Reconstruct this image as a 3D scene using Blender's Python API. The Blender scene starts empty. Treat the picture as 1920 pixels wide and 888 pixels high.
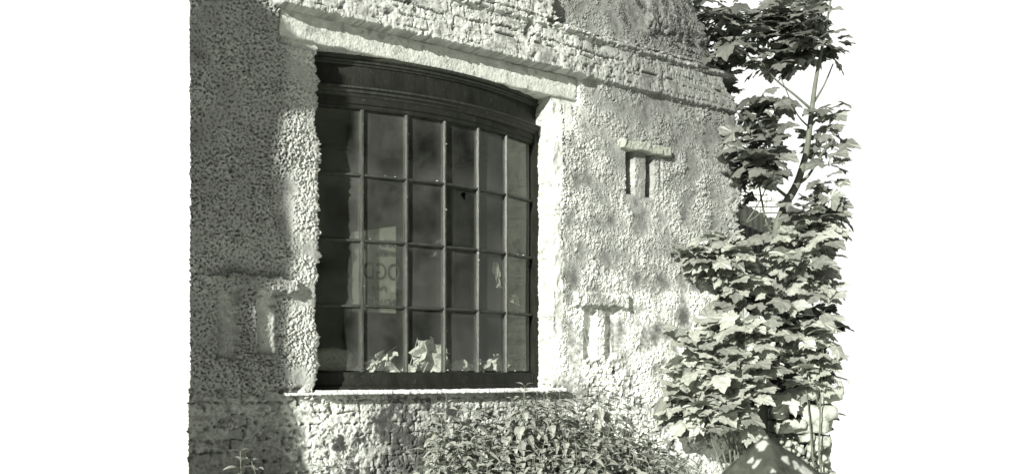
import bpy, math, random
import numpy as np
from mathutils import Vector, Matrix, noise as mnoise

S = bpy.context.scene
COL = S.collection
rad = math.radians
random.seed(7)
RNG = np.random.default_rng(11)

# ---------------------------------------------------------------- camera
EYE = 1.35
F = 1900.0                      # focal length in photo pixels (1920 wide)
cam_d = bpy.data.cameras.new('camera')
cam = bpy.data.objects.new('camera', cam_d)
COL.objects.link(cam)
cam.location = (0, 0, EYE)
cam.rotation_euler = (rad(90), 0, 0)
cam_d.sensor_width = 36
cam_d.lens = F / 1920 * 36
cam_d.shift_y = (700 - 444) / 1920
cam_d.clip_start = 0.05
cam_d.clip_end = 3000
cam_d.dof.use_dof = True
cam_d.dof.focus_distance = 7.8
cam_d.dof.aperture_fstop = 8
S.camera = cam

# ---------------------------------------------------------------- world, sun, exposure
# facade frame: local x runs along the facade, local y into it, z up
UX, UY = 0.795, 0.6066
PHI = math.atan2(UY, UX)
ORG = Vector((-1.277, 6.67, 0))
SUN_L = Vector((-2.1, -1.0, 0.80))               # towards the sun, facade frame
ROT = Matrix.Rotation(PHI, 4, 'Z')
SUN_W = (ROT @ SUN_L).normalized()
elev = math.asin(SUN_W.z)
azim = math.atan2(SUN_W.x, SUN_W.y)

W = bpy.data.worlds.new('World'); S.world = W
W.use_nodes = True
nt = W.node_tree; nt.nodes.clear()
sky = nt.nodes.new('ShaderNodeTexSky'); sky.sky_type = 'NISHITA'; sky.sun_disc = False
sky.sun_elevation = elev; sky.sun_rotation = azim % (2 * math.pi)
sky.air_density = 1.0; sky.dust_density = 0.3; sky.ozone_density = 1.0
bw = nt.nodes.new('ShaderNodeSeparateColor')      # blue-sensitive black and white film sees the sky's blue
vm = nt.nodes.new('ShaderNodeVectorMath'); vm.operation = 'SCALE'
vm.inputs[0].default_value = (0.985, 1.0, 0.96)
bg = nt.nodes.new('ShaderNodeBackground'); bg.inputs[1].default_value = 0.05
wo = nt.nodes.new('ShaderNodeOutputWorld')
nt.links.new(sky.outputs[0], bw.inputs[0]); mxn = nt.nodes.new('ShaderNodeMath'); mxn.operation = 'MAXIMUM'
nt.links.new(bw.outputs[1], mxn.inputs[0]); nt.links.new(bw.outputs[2], mxn.inputs[1]); nt.links.new(mxn.outputs[0], vm.inputs['Scale'])
# bright broken cloud bank low in the sky ahead
tcw = nt.nodes.new('ShaderNodeTexCoord'); sx_ = nt.nodes.new('ShaderNodeSeparateXYZ'); nt.links.new(tcw.outputs['Generated'], sx_.inputs[0])
fy_ = nt.nodes.new('ShaderNodeMapRange'); fy_.interpolation_type = 'SMOOTHSTEP'; fy_.inputs['From Min'].default_value = .25; fy_.inputs['From Max'].default_value = .65; nt.links.new(sx_.outputs['Y'], fy_.inputs[0])
fz_ = nt.nodes.new('ShaderNodeMapRange'); fz_.interpolation_type = 'SMOOTHSTEP'; fz_.inputs['From Min'].default_value = .75; fz_.inputs['From Max'].default_value = .45; nt.links.new(sx_.outputs['Z'], fz_.inputs[0])
cn = nt.nodes.new('ShaderNodeTexNoise'); cn.inputs['Scale'].default_value = 3; cn.inputs['Detail'].default_value = 6; nt.links.new(tcw.outputs['Generated'], cn.inputs['Vector'])
cm = nt.nodes.new('ShaderNodeMapRange'); cm.inputs['From Min'].default_value = .2; cm.inputs['From Max'].default_value = .8; cm.inputs['To Min'].default_value = 8.2; cm.inputs['To Max'].default_value = 12; nt.links.new(cn.outputs[0], cm.inputs[0])
mm = nt.nodes.new('ShaderNodeMath'); mm.operation = 'MULTIPLY'; nt.links.new(fy_.outputs[0], mm.inputs[0]); nt.links.new(fz_.outputs[0], mm.inputs[1])
cl_ = nt.nodes.new('ShaderNodeVectorMath'); cl_.operation = 'SCALE'; cl_.inputs[0].default_value = (.985, 1, .965); nt.links.new(cm.outputs[0], cl_.inputs['Scale'])
mixc = nt.nodes.new('ShaderNodeMix'); mixc.data_type = 'RGBA'; nt.links.new(mm.outputs[0], mixc.inputs['Factor']); nt.links.new(vm.outputs[0], mixc.inputs['A']); nt.links.new(cl_.outputs[0], mixc.inputs['B'])
nt.links.new(mixc.outputs['Result'], bg.inputs[0]); nt.links.new(bg.outputs[0], wo.inputs[0])

sd = bpy.data.lights.new('sun', 'SUN'); sd.energy = 5.0; sd.angle = rad(0.45); sd.color = (1, 0.99, 0.955)
sun = bpy.data.objects.new('sun', sd); COL.objects.link(sun)
sun.rotation_euler = SUN_W.to_track_quat('Z', 'Y').to_euler()
sun.location = (-20, -20, 20)

S.view_settings.view_transform = 'Standard'
S.view_settings.look = 'None'
S.view_settings.exposure = 1.28
S.view_settings.gamma = 1
S.view_settings.use_curve_mapping = False

# ---------------------------------------------------------------- helpers
def nvec(p):                                       # repeatable vector noise
    return Vector((mnoise.noise(p + Vector((9.3, -1.5, 2.1))), mnoise.noise(p + Vector((-4.7, 6.2, 3.3))), mnoise.noise(p + Vector((1.9, 3.8, -7.4)))))

def tag(o, label=None, cat=None, group=None, kind=None):
    if label: o['label'] = label
    if cat: o['category'] = cat
    if group: o['group'] = group
    if kind: o['kind'] = kind
    return o

def empty(name, loc=(0, 0, 0), rz=0, **k):
    o = bpy.data.objects.new(name, None); COL.objects.link(o)
    o.location = loc; o.rotation_euler = (0, 0, rz); o.empty_display_size = 0.1
    return tag(o, **k)

def mesh_obj(name, V, Fc, mat, parent=None, smooth=True, alb=None):
    """V (n,3) array or list, Fc list of tuples or (m,k) array"""
    me = bpy.data.meshes.new(name)
    V = np.asarray(V, dtype=np.float32)
    if isinstance(Fc, np.ndarray):
        m, k = Fc.shape
        me.vertices.add(len(V)); me.vertices.foreach_set('co', V.ravel())
        me.loops.add(m * k); me.loops.foreach_set('vertex_index', Fc.astype(np.int32).ravel())
        me.polygons.add(m)
        me.polygons.foreach_set('loop_start', np.arange(0, m * k, k, dtype=np.int32))
        me.polygons.foreach_set('loop_total', np.full(m, k, dtype=np.int32))
        me.update(calc_edges=True)
    else:
        me.from_pydata([tuple(map(float, v)) for v in V], [], [tuple(int(i) for i in f) for f in Fc])
    if alb is not None:
        a = me.attributes.new('alb', 'FLOAT', 'POINT')
        a.data.foreach_set('value', np.asarray(alb, dtype=np.float32))
    me.polygons.foreach_set('use_smooth', np.full(len(me.polygons), smooth))
    me.update()
    me.materials.append(mat)
    o = bpy.data.objects.new(name, me); COL.objects.link(o)
    if parent: o.parent = parent
    return o

class MB:
    def __init__(s): s.v = []; s.f = []; s.a = []
    def add(s, V, Fc, a=0.5):
        b = len(s.v)
        s.v += [tuple(p) for p in V]; s.f += [tuple(i + b for i in f) for f in Fc]
        s.a += [a] * len(V)
    def box(s, x0, x1, y0, y1, z0, z1, a=0.5):
        s.add([(x0, y0, z0), (x1, y0, z0), (x1, y1, z0), (x0, y1, z0), (x0, y0, z1), (x1, y0, z1), (x1, y1, z1), (x0, y1, z1)],
              [(0, 3, 2, 1), (4, 5, 6, 7), (0, 1, 5, 4), (1, 2, 6, 5), (2, 3, 7, 6), (3, 0, 4, 7)], a)
    def tube(s, pts, rs, n=8, a=0.5):
        pts = [Vector(p) for p in pts]
        V = []; Fc = []
        for i, p in enumerate(pts):
            d = (pts[min(i + 1, len(pts) - 1)] - pts[max(i - 1, 0)]).normalized()
            x = d.cross(Vector((0.31, 0.2, 0.93))); x = x.normalized() if x.length > 1e-3 else Vector((1, 0, 0))
            y = d.cross(x)
            for k in range(n):
                an = 2 * math.pi * k / n
                V.append(p + (x * math.cos(an) + y * math.sin(an)) * rs[i])
        for i in range(len(pts) - 1):
            for k in range(n):
                Fc.append((i * n + k, i * n + (k + 1) % n, (i + 1) * n + (k + 1) % n, (i + 1) * n + k))
        Fc.append(tuple(range((len(pts) - 1) * n, len(pts) * n))); Fc.append(tuple(range(n - 1, -1, -1)))
        s.add(V, Fc, a)
    def build(s, name, mat, parent=None, smooth=False):
        return mesh_obj(name, s.v, s.f, mat, parent, smooth, s.a)

def PW(px, py, Y):                                # world point at depth Y
    return Vector(((px - 960) * Y / F, Y, EYE + (700 - py) * Y / F))
def wt(px):                                       # facade t from a column
    k = (px - 960) / F
    return (1.277 + k * 6.67) / (UX - UY * k)
def wp(px, py):                                   # facade (t, z)
    t = wt(px); Y = 6.67 + UY * t
    return t, EYE + (700 - py) * Y / F
def to_local(p):
    d = Vector(p) - ORG
    return (d.x * UX + d.y * UY, -d.x * UY + d.y * UX, d.z)

def tint(v):
    s = max(0, 1 - v / 0.5)
    return (v * (1 - .01 - .07 * s), v * 1.01, v * (.95 - .20 * s), 1)

# ---------------------------------------------------------------- materials
def mat_new(name):
    m = bpy.data.materials.new(name); m.use_nodes = True
    n = m.node_tree.nodes; n.clear()
    return m, n, m.node_tree.links

def surf(name, base, rough=0.9, spec=0.3, nscale=20, namp=0.25, bump=0.0, bscale=80, use_alb=False, spot=None, stretch=(1, 1, 1), dustup=0.0):
    m, n, l = mat_new(name)
    out = n.new('ShaderNodeOutputMaterial'); b = n.new('ShaderNodeBsdfPrincipled')
    b.inputs['Roughness'].default_value = rough
    b.inputs['Specular IOR Level'].default_value = spec
    tc = n.new('ShaderNodeTexCoord'); mp = n.new('ShaderNodeMapping'); mp.inputs['Scale'].default_value = stretch
    l.new(tc.outputs['Object'], mp.inputs[0])
    nz = n.new('ShaderNodeTexNoise'); nz.inputs['Scale'].default_value = nscale; nz.inputs['Detail'].default_value = 8; nz.inputs['Roughness'].default_value = .65
    l.new(mp.outputs[0], nz.inputs['Vector'])
    mr = n.new('ShaderNodeMapRange'); mr.inputs['From Min'].default_value = .3; mr.inputs['From Max'].default_value = .7
    mr.inputs['To Min'].default_value = 1 - namp; mr.inputs['To Max'].default_value = 1 + namp
    l.new(nz.outputs[0], mr.inputs[0])
    val = mr.outputs[0]
    if use_alb:
        at = n.new('ShaderNodeAttribute'); at.attribute_name = 'alb'
        mu = n.new('ShaderNodeMath'); mu.operation = 'MULTIPLY'; l.new(val, mu.inputs[0]); l.new(at.outputs['Fac'], mu.inputs[1])
        val = mu.outputs[0]
    if spot:                                     # pale or dark blotches: (scale, threshold, value)
        v2 = n.new('ShaderNodeTexNoise'); v2.inputs['Scale'].default_value = spot[0]; v2.inputs['Detail'].default_value = 5; v2.inputs['Roughness'].default_value = .6
        l.new(tc.outputs['Object'], v2.inputs['Vector'])
        r2 = n.new('ShaderNodeMapRange'); r2.inputs['From Min'].default_value = spot[1]; r2.inputs['From Max'].default_value = spot[1] + .06
        r2.inputs['To Min'].default_value = 1; r2.inputs['To Max'].default_value = spot[2]
        l.new(v2.outputs[0], r2.inputs[0])
        mu = n.new('ShaderNodeMath'); mu.operation = 'MULTIPLY'; l.new(val, mu.inputs[0]); l.new(r2.outputs[0], mu.inputs[1]); val = mu.outputs[0]
    sc = n.new('ShaderNodeVectorMath'); sc.operation = 'SCALE'
    sc.inputs[0].default_value = tint(base)[:3] if not use_alb else tuple(c / .4 for c in tint(.4)[:3])
    l.new(val, sc.inputs['Scale'])
    l.new(sc.outputs[0], b.inputs['Base Color'])
    if bump:
        n3 = n.new('ShaderNodeTexNoise'); n3.inputs['Scale'].default_value = bscale; n3.inputs['Detail'].default_value = 6
        l.new(mp.outputs[0], n3.inputs['Vector'])
        bp = n.new('ShaderNodeBump'); bp.inputs['Strength'].default_value = bump; bp.inputs['Distance'].default_value = .01
        l.new(n3.outputs[0], bp.inputs['Height']); l.new(bp.outputs[0], b.inputs['Normal'])
    l.new(b.outputs[0], out.inputs[0])
    return m

def leaf_mat(name, trans=0.25, gloss=0.10, rough=.38):
    m, n, l = mat_new(name)
    out = n.new('ShaderNodeOutputMaterial')
    at = n.new('ShaderNodeAttribute'); at.attribute_name = 'alb'
    tc = n.new('ShaderNodeTexCoord'); nz = n.new('ShaderNodeTexNoise'); nz.inputs['Scale'].default_value = 30; nz.inputs['Detail'].default_value = 4
    l.new(tc.outputs['Object'], nz.inputs['Vector'])
    mr = n.new('ShaderNodeMapRange'); mr.inputs['From Min'].default_value = .3; mr.inputs['From Max'].default_value = .7; mr.inputs['To Min'].default_value = .8; mr.inputs['To Max'].default_value = 1.2
    l.new(nz.outputs[0], mr.inputs[0])
    mu = n.new('ShaderNodeMath'); mu.operation = 'MULTIPLY'; l.new(mr.outputs[0], mu.inputs[0]); l.new(at.outputs['Fac'], mu.inputs[1])
    sc = n.new('ShaderNodeVectorMath'); sc.operation = 'SCALE'; sc.inputs[0].default_value = (.97, 1.01, .86)
    l.new(mu.outputs[0], sc.inputs['Scale'])
    d = n.new('ShaderNodeBsdfDiffuse'); t = n.new('ShaderNodeBsdfTranslucent'); g = n.new('ShaderNodeBsdfGlossy')
    g.inputs['Roughness'].default_value = rough; g.inputs['Color'].default_value = (.9, .95, .85, 1)
    l.new(sc.outputs[0], d.inputs[0]); l.new(sc.outputs[0], t.inputs[0])
    m1 = n.new('ShaderNodeMixShader'); m1.inputs[0].default_value = trans
    l.new(d.outputs[0], m1.inputs[1]); l.new(t.outputs[0], m1.inputs[2])
    m2 = n.new('ShaderNodeMixShader'); m2.inputs[0].default_value = gloss
    l.new(m1.outputs[0], m2.inputs[1]); l.new(g.outputs[0], m2.inputs[2])
    l.new(m2.outputs[0], out.inputs[0])
    return m

M = {}
M['wall'] = surf('lime_roughcast', .4, .95, .15, 60, .18, .5, 260, use_alb=True)
M['plaster'] = surf('smooth_render', .36, .9, .2, 9, .22, .7, 60, spot=(14, .57, .68))
M['paint'] = surf('weathered_dark_paint', .012, .5, .15, 14, .5, .3, 90, spot=(30, .62, 2.2), stretch=(1, 1, .4))
M['worn'] = surf('worn_bar_paint', .022, .55, .2, 25, .45, .4, 120, spot=(45, .60, 1.7), stretch=(1, 1, .25))
M['stonecap'] = surf('limewashed_slab', .24, .9, .2, 40, .25, .6, 90)
M['bar'] = surf('glazing_bar_paint', .024, .5, .45, 25, .5, .4, 120, spot=(45, .60, 1.9), stretch=(1, 1, .25))
M['sill'] = surf('flaking_white_sill', .62, .9, .2, 40, .3, .9, 90, spot=(60, .58, .45))
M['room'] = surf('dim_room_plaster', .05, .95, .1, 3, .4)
M['brick'] = surf('old_brick', .24, .95, .15, 14, .3, .6, 90)
M['block'] = surf('pale_block', .5, .95, .15, 3, .12)
M['slate'] = surf('dark_slate', .035, .7, .3, 6, .3, .3, 30)
M['bark'] = surf('sycamore_bark', .10, .85, .25, 30, .3, .6, 120, stretch=(1, 1, .4))
M['stone'] = surf('rubble_stone', .27, .9, .2, 12, .3, .8, 50, spot=(9, .58, .6))
M['ground'] = surf('pale_ground', .78, .95, .1, 1.2, .05, .1, 20)
M['paper'] = surf('old_paper', .34, .8, .2, 25, .45)
M['cloth'] = surf('dusty_sacking', .22, .95, .1, 40, .3, .6, 150)
M['board'] = surf('painted_board', .10, .8, .2, 16, .16)
M['letters'] = surf('faded_letters', .03, .8, .2, 30, .2)
M['leaf'] = leaf_mat('broad_leaf')
M['nettle'] = leaf_mat('nettle_leaf', .2, .05, .55)
M['stem'] = surf('green_stem', .16, .7, .3, 30, .2)
M['straw'] = surf('dry_grass', .32, .8, .3, 30, .2)

def post_mat(spots):
    m = surf('lichened_post_stone', .038, .9, .2, 45, .5, .6, 70)
    n, l = m.node_tree.nodes, m.node_tree.links
    b = [x for x in n if x.type == 'BSDF_PRINCIPLED'][0]
    src = b.inputs['Base Color'].links[0].from_socket
    tc = [x for x in n if x.type == 'TEX_COORD'][0]
    nz = n.new('ShaderNodeTexNoise'); nz.inputs['Scale'].default_value = 60
    ad = n.new('ShaderNodeVectorMath'); ad.operation = 'MULTIPLY_ADD'; ad.inputs[1].default_value = (.02, .02, .02)
    l.new(nz.outputs['Color'], ad.inputs[0]); l.new(tc.outputs['Object'], ad.inputs[2]); l.new(tc.outputs['Object'], nz.inputs['Vector'])
    prev = None
    for (p, rd) in spots:
        d = n.new('ShaderNodeVectorMath'); d.operation = 'DISTANCE'; l.new(ad.outputs[0], d.inputs[0]); d.inputs[1].default_value = [c + .01 for c in p]
        r = n.new('ShaderNodeMapRange'); r.inputs['From Min'].default_value = rd * .85; r.inputs['From Max'].default_value = rd * 1.15
        r.inputs['To Min'].default_value = 1; r.inputs['To Max'].default_value = 0
        l.new(d.outputs['Value'], r.inputs[0])
        if prev is None: prev = r.outputs[0]
        else:
            q = n.new('ShaderNodeMath'); q.operation = 'MAXIMUM'; l.new(prev, q.inputs[0]); l.new(r.outputs[0], q.inputs[1]); prev = q.outputs[0]
    mx = n.new('ShaderNodeMix'); mx.data_type = 'RGBA'
    l.new(prev, mx.inputs['Factor']); l.new(src, mx.inputs['A']); mx.inputs['B'].default_value = (.27, .28, .25, 1)
    l.new(mx.outputs['Result'], b.inputs['Base Color'])
    return m

def glass_mat():
    m, n, l = mat_new('dirty_glass')
    out = n.new('ShaderNodeOutputMaterial')
    tr = n.new('ShaderNodeBsdfTransparent'); tr.inputs[0].default_value = (.90, .91, .89, 1)
    gl = n.new('ShaderNodeBsdfGlossy'); gl.inputs['Roughness'].default_value = .03; gl.inputs[0].default_value = (.95, 1, .9, 1)
    fr = n.new('ShaderNodeFresnel'); fr.inputs[0].default_value = 1.5
    fm = n.new('ShaderNodeMath'); fm.operation = 'MULTIPLY'; fm.inputs[1].default_value = 1.3; l.new(fr.outputs[0], fm.inputs[0])
    m1 = n.new('ShaderNodeMixShader'); l.new(fm.outputs[0], m1.inputs[0]); l.new(tr.outputs[0], m1.inputs[1]); l.new(gl.outputs[0], m1.inputs[2])
    df = n.new('ShaderNodeBsdfDiffuse'); df.inputs[0].default_value = (.24, .25, .22, 1)
    tc = n.new('ShaderNodeTexCoord')
    n1 = n.new('ShaderNodeTexNoise'); n1.inputs['Scale'].default_value = 2.6; n1.inputs['Detail'].default_value = 4; n1.inputs['Roughness'].default_value = .6
    l.new(tc.outputs['Object'], n1.inputs['Vector'])
    mp = n.new('ShaderNodeMapping'); mp.inputs['Scale'].default_value = (40, 40, 3)
    l.new(tc.outputs['Object'], mp.inputs[0])
    n2 = n.new('ShaderNodeTexNoise'); n2.inputs['Scale'].default_value = 1; n2.inputs['Detail'].default_value = 3; l.new(mp.outputs[0], n2.inputs['Vector'])
    n3 = n.new('ShaderNodeTexVoronoi'); n3.inputs['Scale'].default_value = 26; l.new(tc.outputs['Object'], n3.inputs['Vector'])
    r1 = n.new('ShaderNodeMapRange'); r1.inputs['From Min'].default_value = .35; r1.inputs['From Max'].default_value = .75; r1.inputs['To Min'].default_value = .0; r1.inputs['To Max'].default_value = .15
    l.new(n1.outputs[0], r1.inputs[0])
    r2 = n.new('ShaderNodeMapRange'); r2.inputs['From Min'].default_value = .45; r2.inputs['From Max'].default_value = .8; r2.inputs['To Min'].default_value = 0; r2.inputs['To Max'].default_value = .012
    l.new(n2.outputs[0], r2.inputs[0])
    r3 = n.new('ShaderNodeMapRange'); r3.inputs['From Min'].default_value = .04; r3.inputs['From Max'].default_value = .07; r3.inputs['To Min'].default_value = .4; r3.inputs['To Max'].default_value = 0
    l.new(n3.outputs[0], r3.inputs[0])
    a1 = n.new('ShaderNodeMath'); a1.operation = 'ADD'; l.new(r1.outputs[0], a1.inputs[0]); l.new(r2.outputs[0], a1.inputs[1])
    at = n.new('ShaderNodeAttribute'); at.attribute_name = 'alb'
    a0 = n.new('ShaderNodeMath'); a0.operation = 'ADD'; l.new(a1.outputs[0], a0.inputs[0]); l.new(at.outputs['Fac'], a0.inputs[1])
    a2 = n.new('ShaderNodeMath'); a2.operation = 'ADD'; a2.use_clamp = True; l.new(a0.outputs[0], a2.inputs[0]); l.new(r3.outputs[0], a2.inputs[1])
    m2 = n.new('ShaderNodeMixShader'); l.new(a2.outputs[0], m2.inputs[0]); l.new(m1.outputs[0], m2.inputs[1]); l.new(df.outputs[0], m2.inputs[2])
    # a pane is a thin solid: all of its reflection and dirt is on its outer face, the inner face lets light through
    ge = n.new('ShaderNodeNewGeometry'); t2 = n.new('ShaderNodeBsdfTransparent')
    m3 = n.new('ShaderNodeMixShader'); l.new(ge.outputs['Backfacing'], m3.inputs[0]); l.new(m2.outputs[0], m3.inputs[1]); l.new(t2.outputs[0], m3.inputs[2])
    l.new(m3.outputs[0], out.inputs[0])
    return m
M['glass'] = glass_mat()

# ---------------------------------------------------------------- ground
g = 600
mb = MB()
prof = [(-g, 0), (-20, 0), (10.4, 0), (10.9, -.15), (11.6, -.7), (12.6, -1.7), (13.8, -2.6), (15, -3.0), (30, -3.05), (1500, -3.1)]
xs_ = [-1200, -60, -20, -6, 0, 6, 20, 60, 1200]
gv = [(x, y, z) for (y, z) in prof for x in xs_]
nx_ = len(xs_)
mb.add(gv, [(i * nx_ + k, i * nx_ + k + 1, (i + 1) * nx_ + k + 1, (i + 1) * nx_ + k) for i in range(len(prof) - 1) for k in range(nx_ - 1)])
tag(mb.build('ground', M['ground']), kind='structure')

# ---------------------------------------------------------------- the building
B = empty('derelict_building', ORG, PHI, label='derelict roughcast building with a bowed shop window and crumbling edges', cat='building')

STEP = 0.0058
ZS, ZT = 1.225, 3.525                              # opening bottom, top
TW = 2.014
def seg(a, b, s=STEP): return np.linspace(a, b, max(2, int(round((b - a) / s)) + 1))
cu = np.concatenate([seg(-.85, 0)[:-1], seg(0, TW)[:-1], seg(TW, 4.28)])
c0 = len(seg(-.85, 0)) - 1; c1 = c0 + len(seg(0, TW)) - 1
rz = np.concatenate([seg(0.25, ZS)[:-1], seg(ZS, ZT)[:-1], seg(ZT, 4.95)])
r0 = len(seg(0.25, ZS)) - 1; r1 = r0 + len(seg(ZS, ZT)) - 1
NC, NR = len(cu), len(rz)

def band(shape, wl, seed, bw=.55):
    r = np.random.default_rng(seed)
    x = np.fft.rfft2(r.standard_normal(shape))
    fy = np.fft.fftfreq(shape[0])[:, None]; fx = np.fft.rfftfreq(shape[1])[None, :]
    f = np.sqrt(fx ** 2 + fy ** 2) + 1e-9
    x *= np.exp(-(np.log(f * wl) / bw) ** 2)
    y = np.fft.irfft2(x, s=shape)
    return y / y.std()
def sm(x, a, b):
    t = np.clip((x - a) / (b - a), 0, 1); return t * t * (3 - 2 * t)
sh = (NR, NC)
N2 = band(sh, .024 / STEP, 1, .9); N1 = band(sh, .017 / STEP, 9, .5); N5 = band(sh, .06 / STEP, 2, .6); N15 = band(sh, .16 / STEP, 3, .7)
N40 = band(sh, .45 / STEP, 4, .7); N100 = band(sh, 1.3 / STEP, 5, .7); NB = band(sh, .09 / STEP, 6, .8)
FR1 = N2 * .3 + N5 * .45 + N15 * .7 + N40 * .8
FR2 = np.roll(FR1[::-1], 77, 1)
T, Z = np.meshgrid(cu, rz)
T0 = T.copy()

def rect(T, Z, t0, t1, z0, z1, e=.01, wob=0.0, seed=0):
    w = wob * (FR2 if seed else FR1)
    return sm(T + w, t0 - e, t0 + e) * (1 - sm(T + w, t1 - e, t1 + e)) * sm(Z + w, z0 - e, z0 + e) * (1 - sm(Z + w, z1 - e, z1 + e))

def bricks(T, Z, ch=.078, bl=.23, seed=0, j=.007, off=0):
    Zq = Z + N15 * .004 + N5 * .0015; Tq = T + N15 * .006 + N5 * .002
    c = np.floor((Zq + off) / ch); zf = (Zq + off) / ch - c
    rr = np.random.default_rng(seed)
    tab = rr.random((4096,))
    sh_ = (c % 2) * .5 + tab[(c.astype(int) * 7) % 4096] * .18
    x = Tq / bl + sh_; b = np.floor(x); xf = x - b
    idx = (b.astype(int) * 131 + c.astype(int) * 57) % 4096
    # some bricks are headers
    hd = tab[(idx + 9) % 4096] > .6
    xf2 = np.where(hd, (xf * 2) % 1, xf); blx = np.where(hd, bl / 2, bl)
    idx = np.where(hd, (idx + (xf > .5) * 401) % 4096, idx)
    ex = np.minimum(xf2, 1 - xf2) * blx; ez = np.minimum(zf, 1 - zf) * ch
    jj = j * (1 + .5 * N15)
    m = sm(ex, jj * .45, jj * 1.25) * sm(ez, jj * .45, jj * 1.25)
    return m, tab[idx]

BR, BID = bricks(T, Z, seed=3)
# ---- masks
m_band = sm(Z + .006 * FR1, 3.695, 3.71) * (1 - sm(Z + .010 * FR2, 4.03, 4.05)) * sm(T, -.33, -.27)
m_top_l = sm(Z, 3.70, 3.72) * (1 - sm(T + .12 * FR2 * .5, 1.9, 1.96)) * sm(T, -.33, -.27)
m_band = np.maximum(m_band, m_top_l)
m_low = 1 - sm(Z + .02 * FR1, 1.20, 1.235)
m_low_l = m_low * (1 - sm(T + .1 * FR1, 1.5, 1.62))
br_r = rect(T, Z, 2.28, 2.92, .25, 1.42, .03, .06)
quoin = sm(T + .07 * FR2, 3.72, 3.76) * (1 - sm(Z + .05 * FR1, 1.68, 1.72))
quoin2 = sm(T + .02 * FR1, 4.10, 4.13) * (1 - sm(Z, 3.95, 4.0))
basel = (1 - sm(Z + .05 * FR1, .86, .90)) * sm(T, 2.7, 2.9)
m_brick = np.clip(np.maximum.reduce([m_band, m_low_l, br_r * .95, quoin, quoin2, basel]), 0, 1)
m_plain = np.maximum(rect(T, Z, TW - .01, TW + .085, ZS - .05, 3.72, .008, .012),
                     rect(T, Z, -.2, -.02, 3.35, 3.72, .02, .02) * 0)
m_patch = rect(T, Z, 1.75, 2.36, 3.25, 3.72, .02, .03)        # cracked render round the corner of the lintel
# ---- roughcast
deep = np.clip(N40 * .50 + N15 * .32 + N100 * .25 + .88, .10, 1.7)
gr = band(sh, .028 / STEP, 14, .85) * np.clip(1 + .45 * band(sh, .12 / STEP, 15, .8), .2, 2)
left0 = 1 - sm(T, -.05, .02)
NL = band(sh, .036 / STEP, 41, .75)
pits = sm(-((NL * .85 + N2 * .45) * left0 + (N2 * .75 + gr * .5) * (1 - left0) + N1 * .25), .25, 1.5)
rough = ((-pits * .0125 + N2 * .0022 + N1 * .0012) * left0 + (-pits * .0034 + gr * .0010 + N2 * .0010 + N1 * .0016) * (1 - left0) + N5 * .0018) * deep + N15 * .0016
left = 1 - sm(T, -.05, .02)
NZ = (N40 * .5 + N15 * .38 + N5 * .34 + N2 * .22) / .75
soft = N5 * .0012 + N1 * .0005 + N15 * .003
r = rough * (1 - m_plain) * (1 - .7 * m_patch) + soft * m_plain
r += N40 * .0035 + N100 * .006
# ---- brick relief
spall = sm(NB, 1.3, 1.9)
rb = (BR - 1) * .020 * np.clip(.8 + .5 * FR2, 0, 1.4) + (BID - .5) * .010 - spall * .004 + (N2 * .0008 + N5 * .0013 + N1 * .0008 + N15 * .0022)
skim = np.clip(sm(NZ, -.75, .45) + .30 * m_band, 0, 1) * .85 + .12                         # whitewash and render left on the bricks
rb = rb * (1 - .86 * skim) + skim * (.007 + N15 * .0012)
r = r * (1 - m_brick) + rb * m_brick
r += m_band * .085 * (1 - .6 * sm(T, 2.15, 2.5)) * (1 - sm(Z, 4.04, 4.08) * (1 - m_top_l))
tc_ = rect(T, Z, 1.0, 4.3, 4.005, 4.082, .004, .002) * sm(BR, .2, .9) * (.55 + .45 * np.clip(BID * 2 - .1, 0, 1)); r += tc_ * .034      # projecting course above the band
r -= m_low * .035 * (1 - sm(T, 1.6, 2.2))
r -= quoin * .012; r -= br_r * .012
lost = sm(np.abs(((Z - 3.70) / .156) % 1 - .5), .42, .5) * sm(N15 * .5 + N40 * .8, .5, .9) * m_band
r -= lost * .035
ln = (1 - sm(np.abs(Z - 3.895 - .010 * NZ - .012 * np.sin(T * 5)), .004, .011)) * sm(T, -.1, .1) * (1 - sm(T, 2.5, 2.8)) * sm(NZ + N100 * .3, -.5, .2)
r -= ln * .045 * m_band
# cracks
crack = (np.abs(N40 * .7 + N15 * .35 + N5 * .08) < .03) & (N100 + .4 * N15 > .1)
r -= crack * .008
jc = (np.abs(T - TW - .105 - .012 * NZ - .012 * np.sin(Z * 7)) < .0045 + .002 * N15) & (Z > 2.35) & (Z < 3.6) & (N5 + N15 > -1.2)
jc |= (np.abs(T - TW - .24 - .03 * NZ - .05 * np.sin(Z * 5 + 1)) < .0045) & (Z > 3.05) & (Z < 3.62)
r -= jc * .018
# overhanging shelf edge of render at upper right
m_sh = sm(T, 3.0, 3.1) * (1 - sm(Z + .04 * FR1, 4.28, 4.32))
r += (sm(T, 3.0, 3.1) * sm(Z + .04 * FR1, 4.28, 4.30)) * .03
alb = .29 + N40 * .045 + N15 * .012

def slit(pxa, pxb, pya, pyb, depth, wob=.006, flare=0.0):
    global r
    t0, zt = wp(pxa, pya); t1, _ = wp(pxb, pya); _, zb = wp(pxa, pyb)
    m = rect(T, Z, t0, t1, zb, zt, .006, wob)
    r = r - depth * m
    return m
# upper right pair
s1 = slit(1176, 1190, 276, 362, .2, .002); s2 = slit(1212, 1225, 286, 368, .2, .002)
f1 = slit(1200, 1210, 292, 372, .004, .003); f2 = slit(1235, 1240, 300, 378, .004, .003)
r = r * (1 - .5 * np.clip(f1 + f2, 0, 1)); 
# lower right pair, filled with render
s3 = slit(1096, 1119, 574, 672, .045, .005); s4 = slit(1136, 1158, 576, 672, .040, .005)
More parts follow.
